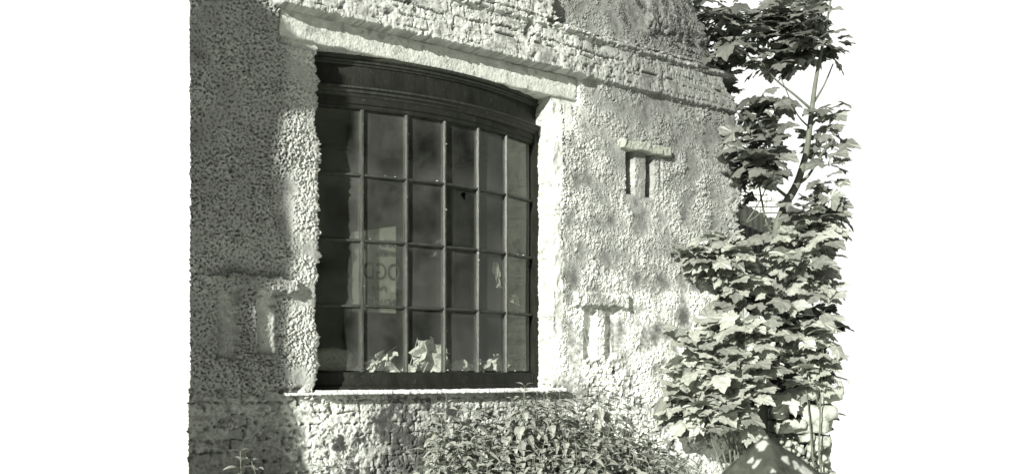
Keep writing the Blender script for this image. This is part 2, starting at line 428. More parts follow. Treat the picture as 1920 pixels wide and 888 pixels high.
# left pair
s5 = slit(408, 447, 543, 672, .040, .008); s6 = slit(482, 517, 543, 664, .048, .006)
fill = np.clip(s3 + s4 + s5 + s6, 0, 1)
base_r = -.045 * fill
r = r * (1 - .8 * fill) + fill * (base_r * .8 + soft * .6)
crk = (np.abs(N15 * .6 + N5 * .35) < .05) * s5
r -= crk * .006
# caps kept in the roughcast
def cap(pxa, pxb, pya, pyb, pyd, h, wob=.010):
    """cap slab: pya/pyb top/bottom at the left end, pyd extra drop at the right is from perspective"""
    global r
    t0, zt = wp(pxa, pya); t1, _ = wp(pxb, pya); _, zb = wp(pxa, pyb)
    m = rect(T, Z, t0, t1, zb, zt, .010, wob)
    r = r + h * m
    return m
k1 = cap(386, 556, 514, 543, 0, .058, .010)
k2 = cap(1075, 1174, 547, 572, 0, .045, .006)
brick_cap = k2
# rounded arrises round the opening
d_open = np.maximum.reduce([np.where(T < 0, -T, T - TW), np.where(Z < ZS, ZS - Z, Z - ZT), np.zeros_like(T)])
r -= .010 * np.exp(-(d_open / .010)) * (T < .05)
# lintel seat
seat = rect(T, Z, -.27, 2.27, ZT - .05, 3.70, .004, .0)
r = r * (1 - seat) - .035 * seat
r -= rect(T, Z, -.20, -.03, 3.36, 3.60, .02, .02) * .008

# ---- albedo: dirt, whitewash, bare brick, plus painted sun and shade tones
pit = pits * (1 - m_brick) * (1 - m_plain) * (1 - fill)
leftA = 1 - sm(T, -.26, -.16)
alb = alb * (1 - .10 * leftA + .35 * left * (1 - leftA))  # sunlit strip beside the window painted lighter, shaded wall beyond it darker
alb = alb * (1 - .70 * pit * (.30 + .70 * leftA)) * (1 - .38 * sm(-(gr * .8 + N1 * .4), .5, 1.7) * (1 - left) * (1 - m_plain))  # shade inside the pits and grain hollows painted into the albedo
alb = np.where(m_plain > .5, .48 + N5 * .02 + N40 * .05, alb); alb = alb + .07 * m_patch * (m_plain < .5)
wash = np.clip(.5 + NZ * .35 + 1.2 * m_band * (1 - sm(T, 1.3, 2.6)) + .45 * m_low_l * sm(T, -.4, -.1), 0, 1)
brick_alb = (.17 + .09 * BID) * (1 - wash) + (.38 + .03 * N15 + .03 * N5) * wash
brick_alb = brick_alb * (1 - .35 * (1 - BR) * (1 - .8 * skim))
brick_alb = brick_alb * (1 - .35 * sm(NZ, .6, 1.6))
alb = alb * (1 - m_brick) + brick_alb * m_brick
alb += .12 * np.clip(s3 + s4, 0, 1) + .03 * s5 + .12 * s6
tr_, zr_ = T, Z
low_dark = sm(NZ * .55 + (1.15 - np.abs(T - .70) * 2.0) + (1.08 - Z) * 1.3, .55, 1.25) * m_low      # dark patch below the sill
alb *= 1 - .80 * low_dark
upper_dark = sm(T, 2.3, 3.0) * sm(Z, 2.7, 3.5) * .38 + sm(Z, 3.95, 4.3) * sm(T, 1.3, 1.9) * .22  # albedo falls off towards the upper right
alb *= 1 - upper_dark * np.clip(.9 + .4 * NZ, 0, 1.5)
alb *= 1 + 1.25 * sm(T, 1.9, 2.4) * (1 - sm(Z, 1.4, 2.4)) * np.clip(.75 + .4 * NZ, 0, 1.4)  # sunlit lower right of the wall painted lighter
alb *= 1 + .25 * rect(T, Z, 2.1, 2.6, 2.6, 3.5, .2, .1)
alb *= 1 - .5 * (1 - sm(Z, .6, 1.3)) * (1 - sm(T, -.25, -.1))  # shade over the lower left corner painted darker
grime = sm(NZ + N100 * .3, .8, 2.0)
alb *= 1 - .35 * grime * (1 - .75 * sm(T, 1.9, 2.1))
alb *= 1 - .4 * crack
alb *= 1 - .55 * jc
alb *= 1 + .10 * NZ * (1 - m_plain) * (T > 2)
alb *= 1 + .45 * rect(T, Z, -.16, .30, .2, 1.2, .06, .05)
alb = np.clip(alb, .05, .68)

# ---- edges
right_px = [(-60, 1284), (0, 1290), (60, 1320), (120, 1336), (146, 1344), (154, 1378), (200, 1374), (300, 1385), (430, 1388), (560, 1392), (700, 1396), (888, 1402), (960, 1402)]
ez = []; et = []
for py, px in right_px:
    t_, z_ = wp(px, py); ez.append(z_); et.append(t_)
o_ = np.argsort(ez); ez = np.array(ez)[o_]; et = np.array(et)[o_]
edge = np.interp(rz, ez, et)
edge_n = FR1[:, 10] * .016 + FR2[:, 300] * .01
edge = edge + edge_n
kk = sm(T, 3.0, 4.28)
T = T + (edge[:, None] - 4.28) * kk
wobL = (FR1[:, 500] * .009 + FR2[:, 200] * .006)
wobR = (FR1[:, 333] * .003)
T = T + wobL[:, None] * np.exp(-np.abs(T0) / .02) + wobR[:, None] * np.exp(-np.abs(T0 - TW) / .02)
T = T + N2 * .0012 * (1 - m_plain)
D = -r
V = np.stack([T, D, Z], -1)

# wrap the free ends back into depth
def wrap(colidx, dirv, steps, seed):
    out = []; al = []
    rr = np.random.default_rng(seed)
    nz = band((NR, max(len(steps), 8)), 5, seed, .8)[:, :len(steps)]
    for i, s_ in enumerate(steps):
        v = V[:, colidx].copy()
        v[:, 0] += dirv[0] * s_ + nz[:, i] * .006 * (1 if dirv[0] == 0 else -.3)
        v[:, 1] = v[:, 1] * max(0, 1 - s_ * 3) + dirv[1] * s_
        out.append(v); al.append(alb[:, colidx])
    return np.stack(out, 1), np.stack(al, 1)
stepsR = [.006, .012, .02, .03, .045, .06, .08, .1, .13, .16, .2, .3, .45, 1.2, 4.5]
VR, AR = wrap(-1, (0, 1), stepsR, 21)
stepsL = [.01, .02, .035, .05, .08, .12, .2, .4, 1.0, 2.5, 5.2][::-1]
VL, AL = wrap(0, (.37, .93), stepsL, 22)
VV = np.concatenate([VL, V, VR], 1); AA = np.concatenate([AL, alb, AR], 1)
nl = len(stepsL); NCC = VV.shape[1]
ii, jj = np.meshgrid(np.arange(NR - 1), np.arange(NCC - 1), indexing='ij')
keep = ~((ii >= r0) & (ii < r1) & (jj >= c0 + nl) & (jj < c1 + nl))
ii = ii[keep]; jj = jj[keep]
Fq = np.stack([ii * NCC + jj, ii * NCC + jj + 1, (ii + 1) * NCC + jj + 1, (ii + 1) * NCC + jj], 1)
# drop unused vertices in the opening
used = np.zeros(NR * NCC, bool); used[Fq.ravel()] = True
remap = np.cumsum(used) - 1
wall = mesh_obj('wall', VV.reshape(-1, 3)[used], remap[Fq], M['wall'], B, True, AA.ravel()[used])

# foot of the wall and back/top closure (plain, out of the picture)
mb = MB()
mb.box(-.82, 4.2, .06, .3, 0, .3)
mb.add([(-.80, .08, .3), (4.2, .08, .3), (4.2, 4.6, .3), (1.05, 5.1, .3), (-.80, .08, -3.2), (4.2, .08, -3.2), (4.2, 4.6, -3.2), (1.05, 5.1, -3.2)], [(3, 2, 1, 0), (0, 1, 5, 4), (1, 2, 6, 5), (2, 3, 7, 6), (3, 0, 4, 7)])
mb.build('footing', M['brick'], B)

# reveals
def reveal(name, P, nvec, mat, depth=.33, n=14, amp=.003, seed=0, flip=False, al=.5):
    """strip from boundary points P straight into the wall"""
    P = np.asarray(P); k = len(P)
    nz = band((max(k, 16), 32), 6, 100 + seed, .8)[:k]
    V = []; 
    for i in range(n + 1):
        f = i / n
        v = P.copy(); d0 = P[:, 1] * (1 - f) + depth * f
        v[:, 1] = d0
        off = nz[:, i] * amp * (1 if 0 < i else 0)
        v += off[:, None] * np.array(nvec)[None]
        V.append(v)
    V = np.stack(V, 1)
    ii, jj = np.meshgrid(np.arange(k - 1), np.arange(n), indexing='ij'); ii = ii.ravel(); jj = jj.ravel(); m = n + 1
    Fq = np.stack([ii * m + jj, ii * m + jj + 1, (ii + 1) * m + jj + 1, (ii + 1) * m + jj], 1)
    if flip: Fq = Fq[:, ::-1]
    return mesh_obj(name, V.reshape(-1, 3), Fq, mat, B, True, np.full(k * m, al))
reveal('window_reveal', V[r0:r1 + 1, c0], (1, 0, 0), M['wall'], seed=1, al=.4)
reveal('window_reveal', V[r0:r1 + 1, c1], (1, 0, 0), M['plaster'], seed=2, flip=True, amp=.002)
reveal('window_soffit', V[r1, c0:c1 + 1], (0, 0, 1), M['wall'], seed=3, al=.4)

# ---- rough slabs (lintel, capstone) as grids with wrapped edges
def slab(name, t0, t1, z0, z1, front, thick, mat, amp=.003, edge_amp=.006, tilt=0.0, seed=0, parent=B, round_=.006, fill_alb=.5, step=.007):
    nx = max(4, int((t1 - t0) / step)); nz_ = max(4, int((z1 - z0) / step))
    xs = np.linspace(t0, t1, nx + 1); zs = np.linspace(z0, z1, nz_ + 1)
    X, Zg = np.meshgrid(xs, zs)
    a = band(X.shape, .02 / step, seed + 1, .6); b = band(X.shape, .08 / step, seed + 2, .8); c = band(X.shape, .3 / step, seed + 5, .8)
    ex = np.minimum(X - t0, t1 - X); e2 = np.minimum(Zg - z0, z1 - Zg); e = np.minimum(ex, e2)
    rr = a * amp * .5 + b * amp + c * amp * 1.3 - round_ * np.exp(-e / .006)
    fz = (Zg - z0) / (z1 - z0); fx = (X - t0) / (t1 - t0)
    Zg = Zg + tilt * (fx - .5) + b * edge_amp * .3 * (np.abs(fz - .5) * 2) ** 3 + c * edge_amp * (np.abs(fz - .5) * 2) ** 3
    X = X + b * edge_amp * (np.abs(fx - .5) * 2) ** 8
    V = np.stack([X, -front - rr, Zg], -1)
    H, Wd = X.shape
    ring = [(0, j) for j in range(Wd)] + [(i, Wd - 1) for i in range(1, H)] + [(H - 1, j) for j in range(Wd - 2, -1, -1)] + [(i, 0) for i in range(H - 2, 0, -1)]
    Vb = np.array([V[i, j] for i, j in ring]); Vb[:, 1] = -front + thick
    ii, jj = np.meshgrid(np.arange(H - 1), np.arange(Wd - 1), indexing='ij'); ii = ii.ravel(); jj = jj.ravel()
    Fq = [tuple(x) for x in np.stack([ii * Wd + jj, ii * Wd + jj + 1, (ii + 1) * Wd + jj + 1, (ii + 1) * Wd + jj], 1)]
    n0 = H * Wd; L = len(ring)
    for q in range(L):
        a_ = ring[q]; b_ = ring[(q + 1) % L]
        Fq.append((b_[0] * Wd + b_[1], a_[0] * Wd + a_[1], n0 + q, n0 + (q + 1) % L))
    Fq.append(tuple(n0 + q for q in range(L))[::-1])
    return mesh_obj(name, np.concatenate([V.reshape(-1, 3), Vb]), Fq, mat, parent, True, np.full(n0 + L, fill_alb))
slab('lintel', -.262, 2.262, ZT - .002, 3.700, -.012, .3, M['plaster'], .0008, .0025, -.012, 31)
t0, z1 = wp(1162, 262); t1, _ = wp(1250, 262); z0 = z1 - 17 * (6.67 + UY * t0) / F
slab('capping_slab', t0, t1, z0, z1, .055, .12, M['stonecap'], .0022, .005, -.012, 51, round_=.004)

# window sill: thin flaking ledge
def rough_box(x0, x1, y0, y1, z0, z1, nx, ny, nz, amp, sc, seed=0, rnd=0.0):
    import bmesh
    bm = bmesh.new()
    V = {}; F_ = []
    def vid(i, j, k):
        if (i, j, k) not in V:
            p = Vector((x0 + (x1 - x0) * i / nx, y0 + (y1 - y0) * j / ny, z0 + (z1 - z0) * k / nz))
            if rnd:
                c = Vector(((x0 + x1) / 2, (y0 + y1) / 2, (z0 + z1) / 2)); h = Vector(((x1 - x0) / 2, (y1 - y0) / 2, (z1 - z0) / 2))
                q = p - c; u = Vector((q.x / h.x, q.y / h.y, q.z / h.z)); s_ = (abs(u.x) ** 4 + abs(u.y) ** 4 + abs(u.z) ** 4) ** .25
                u2 = u / s_ ; u = u.lerp(u2, rnd); p = c + Vector((u.x * h.x, u.y * h.y, u.z * h.z))
            n = nvec(p * sc + Vector((seed * 3.1, seed * 7.7, 0))) + .5 * nvec(p * sc * 2.7 + Vector((seed, 9, 2)))
            p = p + n * amp
            V[(i, j, k)] = bm.verts.new(p)
        return V[(i, j, k)]
    for i in range(nx):
        for j in range(ny):
            F_.append([vid(i, j, 0), vid(i, j + 1, 0), vid(i + 1, j + 1, 0), vid(i + 1, j, 0)])
            F_.append([vid(i, j, nz), vid(i + 1, j, nz), vid(i + 1, j + 1, nz), vid(i, j + 1, nz)])
    for i in range(nx):
        for k in range(nz):
            F_.append([vid(i, 0, k), vid(i + 1, 0, k), vid(i + 1, 0, k + 1), vid(i, 0, k + 1)])
            F_.append([vid(i, ny, k), vid(i, ny, k + 1), vid(i + 1, ny, k + 1), vid(i + 1, ny, k)])
    for j in range(ny):
        for k in range(nz):
            F_.append([vid(0, j, k), vid(0, j, k + 1), vid(0, j + 1, k + 1), vid(0, j + 1, k)])
            F_.append([vid(nx, j, k), vid(nx, j + 1, k), vid(nx, j + 1, k + 1), vid(nx, j, k + 1)])
    for f in F_: bm.faces.new(f)
    bm.verts.index_update()
    vs = [v.co.copy() for v in bm.verts]; fs = [[v.index for v in f.verts] for f in bm.faces]
    bm.free()
    return vs, fs
vs, fs = rough_box(-.01, 2.10, -.058, .30, 1.212, 1.238, 260, 30, 4, .006, 30, 1)
mesh_obj('window_sill', vs, fs, M['sill'], B)
vs, fs = rough_box(-.23, -.01, -.012, .05, 1.208, 1.226, 40, 6, 3, .006, 30, 2)
mesh_obj('broken_ledge', vs, fs, M['sill'], B)

# ---- the bow window
CH, SAG = .235, .215
def bow(t, off=0.0):
    q = (t - TW / 2) / (TW / 2)
    return CH - SAG * (1 - q * q) + off
WN = empty('window'); WN.parent = B
def arcbar(name, t0, t1, z0, z1, f0, f1, mat, parent, prof=None, n=48, wob=0.0):
    """bar following the bow, from front offset f0 to back offset f1; prof = list of (offset, z) front profile points bottom to top"""
    pr = prof if prof else [(f0, z0), (f0, z1)]
    sec = [(f1, z0)] + list(pr) + [(f1, z1)]
    m = MB(); V = []; Fc = []; k = len(sec)
    for i in range(n + 1):
        t = t0 + (t1 - t0) * i / n
        w = wob * math.sin(i * .37 + z0 * 9) + wob * .6 * math.sin(i * .91 + z0 * 31)
        for (o, z) in sec: V.append((t, bow(t, o), z + w))
    for i in range(n):
        for j in range(k):
            a = i * k + j; b = i * k + (j + 1) % k
            Fc.append((a, a + k, b + k, b))
    Fc.append(tuple(range(k))); Fc.append(tuple(range(n * k + k - 1, n * k - 1, -1)))
    m.add(V, Fc)
    return m.build(name, mat, parent)
# frame: two end posts, head rail, bottom rail in one frame mesh each side
mb = MB()
mb.box(-.02, .045, bow(0) - .045, bow(0) + .06, 1.24, 3.30)
mb.build('frame_post', M['paint'], WN); mb = MB()
mb.box(1.975, TW + .01, bow(TW) - .045, bow(TW) + .06, 1.24, 3.30)
mb.build('frame_post', M['paint'], WN)
arcbar('bottom_rail', .045, 1.975, 1.239, 1.362, -.012, .05, M['paint'], WN, prof=[(-.03, 1.239), (-.03, 1.262), (-.012, 1.275), (-.012, 1.35), (-.004, 1.362)])
arcbar('head_rail', .045, 1.975, 3.165, 3.245, -.012, .05, M['paint'], WN, prof=[(-.004, 3.165), (-.012, 3.175), (-.012, 3.192), (-.022, 3.20), (-.022, 3.245)])
arcbar('cornice', -.02, TW + .005, 3.245, 3.31, -.06, .05, M['worn'], WN,
       prof=[(-.026, 3.245), (-.04, 3.262), (-.052, 3.268), (-.058, 3.285), (-.075, 3.292), (-.075, 3.303), (-.05, 3.312)])
arcbar('fascia', -.02, TW + .005, 3.31, 3.46, -.014, .05, M['paint'], WN, prof=[(-.014, 3.31), (-.014, 3.46)])
arcbar('fascia_moulding', -.02, TW + .005, 3.46, 3.523, -.05, .05, M['worn'], WN,
       prof=[(-.022, 3.46), (-.028, 3.472), (-.040, 3.476), (-.044, 3.487), (-.030, 3.492), (-.046, 3.505), (-.05, 3.523)])
rows = [1.365 + .450 * k for k in range(5)]
cols = [.045 + (1.975 - .045) / 6 * k for k in range(7)]
cols = [.045, .385, .704, 1.012, 1.322, 1.628, 1.955]
rr_ = random.Random(3)
for k in range(1, 4):
    arcbar('glazing_bar', .045, 1.975, rows[k] - .010, rows[k] + .010, -.006, .03, M['bar'], WN,
           prof=[(.004, rows[k] - .011), (-.008, rows[k] - .005), (-.008, rows[k] + .005), (.004, rows[k] + .011)], wob=.0012)
for t in cols[1:6]:
    b0 = bow(t); sl = (bow(t + .01) - bow(t - .01)) / .02
    m = MB(); V = []; Fc = []
    sec = [(-.013, .03), (-.013, .004), (-.005, -.013), (.005, -.013), (.013, .004), (.013, .03)]
    zz = [1.362 + (3.165 - 1.362) * i / 16 for i in range(17)]
    for z in zz:
        w = rr_.uniform(-.0012, .0012)
        for (x, y) in sec: V.append((t + x + w - sl * y * .5, b0 + y + sl * x, z))
    k = 6
    for i in range(16):
        for j in range(k):
            a = i * k + j; b = i * k + (j + 1) % k
            Fc.append((a, b, b + k, a + k))
    Fc.append(tuple(range(5, -1, -1))); Fc.append(tuple(range(16 * k, 17 * k)))
    m.add(V, Fc); m.build('glazing_bar', M['bar'], WN)
# panes
for ri in range(4):
    for ci in range(6):
        ta, tb = cols[ci] + .008, cols[ci + 1] - .008
        za, zb = rows[ri] + .006, (rows[ri + 1] - .006 if ri < 3 else 3.168)
        tx = rr_.uniform(-.004, .004); tz = rr_.uniform(-.004, .004); bul = rr_.uniform(-.002, .002)
        def pt(u, v, o):
            q = ta + (tb - ta) * u
            y = bow(ta) + (bow(tb) - bow(ta)) * u + .016 + tx * (u - .5) + tz * (v - .5) + bul * math.sin(math.pi * u) * math.sin(math.pi * v) + o
            return (q, y, za + (zb - za) * v)
        m = MB()
        if ri == 2 and ci == 3:                         # the broken pane: a jagged hole near its top
            hole = [(.44, .90), (.50, .82), (.56, .85), (.62, .74), (.70, .80), (.68, .88), (.78, .93), (.66, .97), (.55, .955)]
            ang = [math.atan2(b - .88, a - .6) for a, b in hole]
            hole = [(.6 + (h[0] - .6) * .6, .88 + (h[1] - .88) * .62) for _, h in sorted(zip(ang, hole))]
            for o in (0, .003):
                out = []
                for (a, b) in hole:
                    dx, dy = a - .6, b - .88
                    s_ = min([((1 - .6) / dx) if dx > 0 else (-.6 / dx if dx < 0 else 9), ((1 - .88) / dy) if dy > 0 else (-.88 / dy if dy < 0 else 9)])
                    out.append((.6 + dx * s_, .88 + dy * s_))
                n = len(hole); V = [pt(a, b, o) for a, b in hole] + [pt(a, b, o) for a, b in out]
                Fc = [(i, (i + 1) % n, n + (i + 1) % n, n + i) for i in range(n)]
                # corners
                for (cx, cy) in ((0, 0), (1, 0), (1, 1), (0, 1)):
                    V.append(pt(cx, cy, o)); ci_ = len(V) - 1
                    for i in range(n):
                        p, q = out[i], out[(i + 1) % n]
                        def sides(w): return {('l' if abs(w[0]) < 1e-6 else ''), ('r' if abs(w[0] - 1) < 1e-6 else ''), ('b' if abs(w[1]) < 1e-6 else ''), ('t' if abs(w[1] - 1) < 1e-6 else '')} - {''}
                        want = {'l' if cx == 0 else 'r', 'b' if cy == 0 else 't'}
                        if sides(p) != sides(q) and (sides(p) | sides(q)) == want: Fc.append((n + i, n + (i + 1) % n, ci_))
                if o: Fc = [f[::-1] for f in Fc]
                m.add(V, Fc)
            m.a = [.05] * len(m.v); pn = m.build('pane', M['glass'], WN, False); pn['label'] = 'cracked pane with a jagged hole near its top'
        else:
            N = 10; V = []; Fc = []
            for o in (0, .003):
                for a in range(N + 1):
                    for b in range(N + 1): V.append(pt(a / N, b / N, o))
            s_ = (N + 1) ** 2
            for a in range(N):
                for b in range(N):
                    i = a * (N + 1) + b
                    Fc.append((i, i + N + 1, i + N + 2, i + 1)); Fc.append((i + s_, i + 1 + s_, i + N + 2 + s_, i + N + 1 + s_))
            m.add(V, Fc)
            base_ = rr_.choice((.0, .0, .015, .04, .07)) + (.015 if ri == 0 else 0) + (.03 if ci == 5 else 0)
            for q_, vv in enumerate(m.v):            # more grime in the corners and along the bottom bar of each pane
                u_, v_ = (q_ % s_) // (N + 1) / N, (q_ % s_) % (N + 1) / N
                m.a[q_] = base_ + .07 * (abs(u_ - .5) * 2) ** 5 + .09 * (1 - v_) ** 5 + .04 * v_ ** 6
            m.build('pane', M['glass'], WN, True)
# putty crumbs and paint flakes on the bars
mb = MB(); rq = random.Random(5)
for i in range(26):
    if rq.random() < .6:
        t = rq.uniform(.1, 1.95); z = rows[rq.choice([0, 0, 1, 2, 3])] + .010 + rq.uniform(-.003, .003)
    else:
        t = cols[rq.randint(1, 5)] + rq.uniform(-.012, .012); z = rq.uniform(1.38, 3.1)
    s_ = rq.uniform(.0006, .0022); y = bow(t) - .014
    mb.box(t - s_ * rq.uniform(1, 4), t + s_ * rq.uniform(1, 4), y - .002, y + .003, z - s_, z + s_)
mb.build('paint_flakes', M['sill'], WN)['kind'] = 'stuff'

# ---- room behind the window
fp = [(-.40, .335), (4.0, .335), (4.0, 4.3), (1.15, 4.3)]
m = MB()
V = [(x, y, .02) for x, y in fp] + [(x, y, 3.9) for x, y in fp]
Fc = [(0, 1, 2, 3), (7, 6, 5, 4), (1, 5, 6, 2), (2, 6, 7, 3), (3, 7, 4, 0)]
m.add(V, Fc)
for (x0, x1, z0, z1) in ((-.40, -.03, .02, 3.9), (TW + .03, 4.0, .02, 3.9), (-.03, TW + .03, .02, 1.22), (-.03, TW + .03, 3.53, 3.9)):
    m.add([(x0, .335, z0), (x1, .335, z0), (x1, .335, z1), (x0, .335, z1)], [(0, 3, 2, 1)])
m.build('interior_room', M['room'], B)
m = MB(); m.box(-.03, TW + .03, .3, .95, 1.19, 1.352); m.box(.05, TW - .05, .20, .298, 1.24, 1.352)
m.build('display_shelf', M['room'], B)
# roof slab behind the parapet
m = MB()
V = [(-.80, .08, 4.9), (3.3, .08, 4.9), (3.3, 4.4, 4.9), (1.1, 4.9, 4.9)]
m.add(V + [(x, y, 4.94) for x, y, z in V], [(3, 2, 1, 0), (4, 5, 6, 7), (0, 1, 5, 4), (1, 2, 6, 5), (2, 3, 7, 6), (3, 0, 4, 7)])
m.build('flat_roof', M['slate'], B)

# ---------------------------------------------------------------- things inside the window
def LW(t, d, z): return ROT @ Vector((t, d, z)) + ORG
def local_thing(o, t, d, z, rz=0): o.location = LW(t, d, z); o.rotation_euler = (0, 0, PHI + rz)
def crumple(name, w, h, depth, seed, mat, n=9):
    r_ = random.Random(seed); V = []; Fc = []
    for side in (0, 1):
        for i in range(n + 1):
            for j in range(n + 1):
                u = i / n - .5; v = j / n
                p = Vector((u * w, 0, v * h))
                q = nvec(Vector((u * 3.0, v * 3.0, seed * 5.3))) * depth
                q2 = nvec(Vector((u * 8.0, v * 8.0, seed * 2.3))) * depth * .45
                p += q + q2; p.y += side * .003 + (.5 - v) * -depth
                p.z = max(p.z, 0.001)
                V.append(p)
    s_ = (n + 1) ** 2
    for i in range(n):
        for j in range(n):
            a = i * (n + 1) + j
            Fc.append((a, a + n + 1, a + n + 2, a + 1)); Fc.append((a + s_, a + 1 + s_, a + n + 2 + s_, a + n + 1 + s_))
    return mesh_obj(name, V, Fc, mat, None, False, [.5] * len(V))
papers = [
    (.52, .17, .13, .10, .05, 'crumpled pale paper behind the second bottom pane from the left, low in its left half'),
    (.66, .16, .14, .17, .06, 'torn white paper leaning up beside the second glazing bar of the bottom row'),
    (.84, .13, .12, .07, .04, 'small flat scrap of white paper low behind the third bottom pane'),
    (.985, .12, .20, .25, .07, 'largest bright crumpled sheet, standing behind the third bottom pane'),
    (1.22, .15, .24, .10, .06, 'low heap of screwed up paper behind the fourth bottom pane'),
    (1.53, .16, .08, .12, .05, 'small folded scrap behind the fifth bottom pane'),
    (1.80, .20, .10, .17, .04, 'narrow upright scrap of paper behind the last bottom pane on the right')]
for i, (t, d, w, h, dp, lab) in enumerate(papers):
    o = crumple('crumpled_paper', w * 1.1, h * .85, dp * 1.3, i + 3, M['paper']); local_thing(o, t, bow(t) + d + .05, 1.353, -.75 + .35 * math.sin(i * 2.1))
    tag(o, lab, 'paper', 'litter inside the window')
# scraps caught higher on the right
for (t, z, w, h, s_, lab) in ((1.57, 2.00, .05, .20, 31, 'pale torn rag hanging behind the fifth pane of the second row from the bottom'),
                        (1.80, 1.88, .05, .09, 32, 'small pale scrap stuck behind the sixth pane, second row from the bottom')):
    o = crumple('hanging_scrap', w, h, .03, s_, M['cloth']); local_thing(o, t, bow(t) + .055, z)
    tag(o, lab, 'rag')
# sack / cushion behind the first bottom pane
vs, fs = rough_box(-.17, .17, -.10, .10, 0, .17, 16, 10, 8, .02, 7, 4, 1.0)
o = mesh_obj('sack', vs, fs, M['cloth']); local_thing(o, .27, .40, 1.353); tag(o, 'rounded dusty sack slumped behind the first bottom pane on the left', 'sack')
mb = MB()
for (a, b, c) in (((-.10, 0, .02), (.16, .03, .19), .006), ):
    mb.tube([a, ((a[0] + b[0]) / 2, 0, (a[2] + b[2]) / 2 + .01), b], [c, c * .9, c * .5], 6)
o = mb.build('broken_stick', M['straw'], None, True); local_thing(o, .60, .24, 1.36); tag(o, 'pale broken stick slanting up between papers behind the second bottom pane', 'stick')
mb = MB(); mb.tube([(-.06, 0, 0), (-.01, 0, .13), (.03, .01, .25)], [.004, .003, .002], 6)
o = mb.build('thin_twig', M['straw'], None, True); local_thing(o, .87, .2, 1.36); tag(o, 'thin twig standing upright behind the third bottom pane', 'twig')
mb = MB(); mb.tube([(-.14, 0, .12), (0, 0, .125), (.14, 0, .115)], [.005, .005, .004], 6); mb.tube([(-.12, 0.01, -.00), (-.12, 0.0, .12)], [.006, .006], 6); mb.tube([(.12, 0.01, -.00), (.12, 0.0, .117)], [.006, .006], 6)
o = mb.build('wire_stand', M['worn'], None, True); local_thing(o, .84, .24, 1.353); tag(o, 'low wire stand with a pale crossbar behind the third bottom pane', 'stand')

# notice board seen from behind, its writing reversed
def text_mesh(txt, size, mirror=True, bold=0.0):
    c = bpy.data.curves.new('lettering', 'FONT'); c.body = txt; c.size = size; c.extrude = .0006; c.offset = bold
    c.align_x = 'LEFT'
    o = bpy.data.objects.new('lettering', c); COL.objects.link(o)
    dg = bpy.context.evaluated_depsgraph_get()
    me = bpy.data.meshes.new_from_object(o.evaluated_get(dg))
    bpy.data.objects.remove(o); bpy.data.curves.remove(c)
    return me
SB = empty('shop_notice', label='pale shop notice propped inside the second column of panes, its writing reversed', cat='sign')
local_thing(SB, .675, .17, 1.80)
# board corners in its own frame: x along the window, z up
m = MB()
bx = [(-.33, -.02), (.02, -.02), (.02, .60), (-.33, .53)]
V = [(x, 0, z) for x, z in bx] + [(x, .008, z) for x, z in bx]
m.add(V, [(0, 1, 2, 3), (7, 6, 5, 4), (0, 4, 5, 1), (1, 5, 6, 2), (2, 6, 7, 3), (3, 7, 4, 0)])
m.build('board', M['board'], SB)
for (txt, size, x, z, bold) in (('od la', .085, .03, .445, .001), ('MAN', .05, -.05, .375, .001), ('OGD', .165, .055, .215, .002), ('(Merch', .052, -.055, .135, .0), ('INDIAC M', .062, .018, .035, .001)):
    me = text_mesh(txt, size, bold=bold)
    me.materials.append(M['letters'])
    o = bpy.data.objects.new('lettering', me); COL.objects.link(o); o.parent = SB
    # local text XY -> x mirrored, z up
    o.matrix_local = Matrix(((-.80, 0, 0, x), (0, 0, 1, -.0022), (0, 1, 0, z), (0, 0, 0, 1)))

# ---------------------------------------------------------------- unseen wall added to cast the left shade, outline shaped to the shadow edge
def caster():
    pts = [(-200, 470), (0, 488), (30, 520), (60, 556), (92, 594), (130, 612), (207, 612), (213, 530), (300, 526), (392, 529), (425, 544), (480, 556), (530, 546), (552, 534), (650, 541), (700, 541), (745, 533), (780, 545), (840, 557), (888, 572), (960, 590)]
    TC = -5.0
    prof = []
    for py, px in pts:
        t, z = wp(px, py); k = (t - TC) / 2.1
        prof.append((z + .8 * k, k))
    prof.sort()
    zs = [p[0] for p in prof]; ks = [p[1] for p in prof]
    # the gap that lets sun onto the left niche
    ta, za = wp(484, 560); tb, zb = wp(516, 668)
    kg0, kg1 = (ta - TC) / 2.1 - .02, (tb - TC) / 2.1 + .02
    zg1, zg0 = za + .8 * kg0, zb + .8 * kg1
    m = MB(); rr = random.Random(9)
    z = 0.0; ch = .045; row = 0
    while z < 6.2:
        zc = z + ch / 2
        e = float(np.interp(zc, zs, ks)) + rr.uniform(-.006, .006)
        ints = [(1.1, e)]
        if zg0 < zc < zg1:
            f = (zc - zg0) / (zg1 - zg0)
            ints = [(1.1, kg0 + .03 * (1 - f)), (kg1 - .005 * f, e)]
        for a, b in ints:
            if b - a < .01: continue
            m.box(TC - .11, TC + .0, -b, -a, z, z + ch - .0005)
        z += ch; row += 1
    E = empty('shade_caster_wall', ORG, PHI, label='tall unseen wall added left of the camera, outline shaped to cast the left shade', cat='wall')
    m.build('caster_courses', M['brick'], E)
caster()

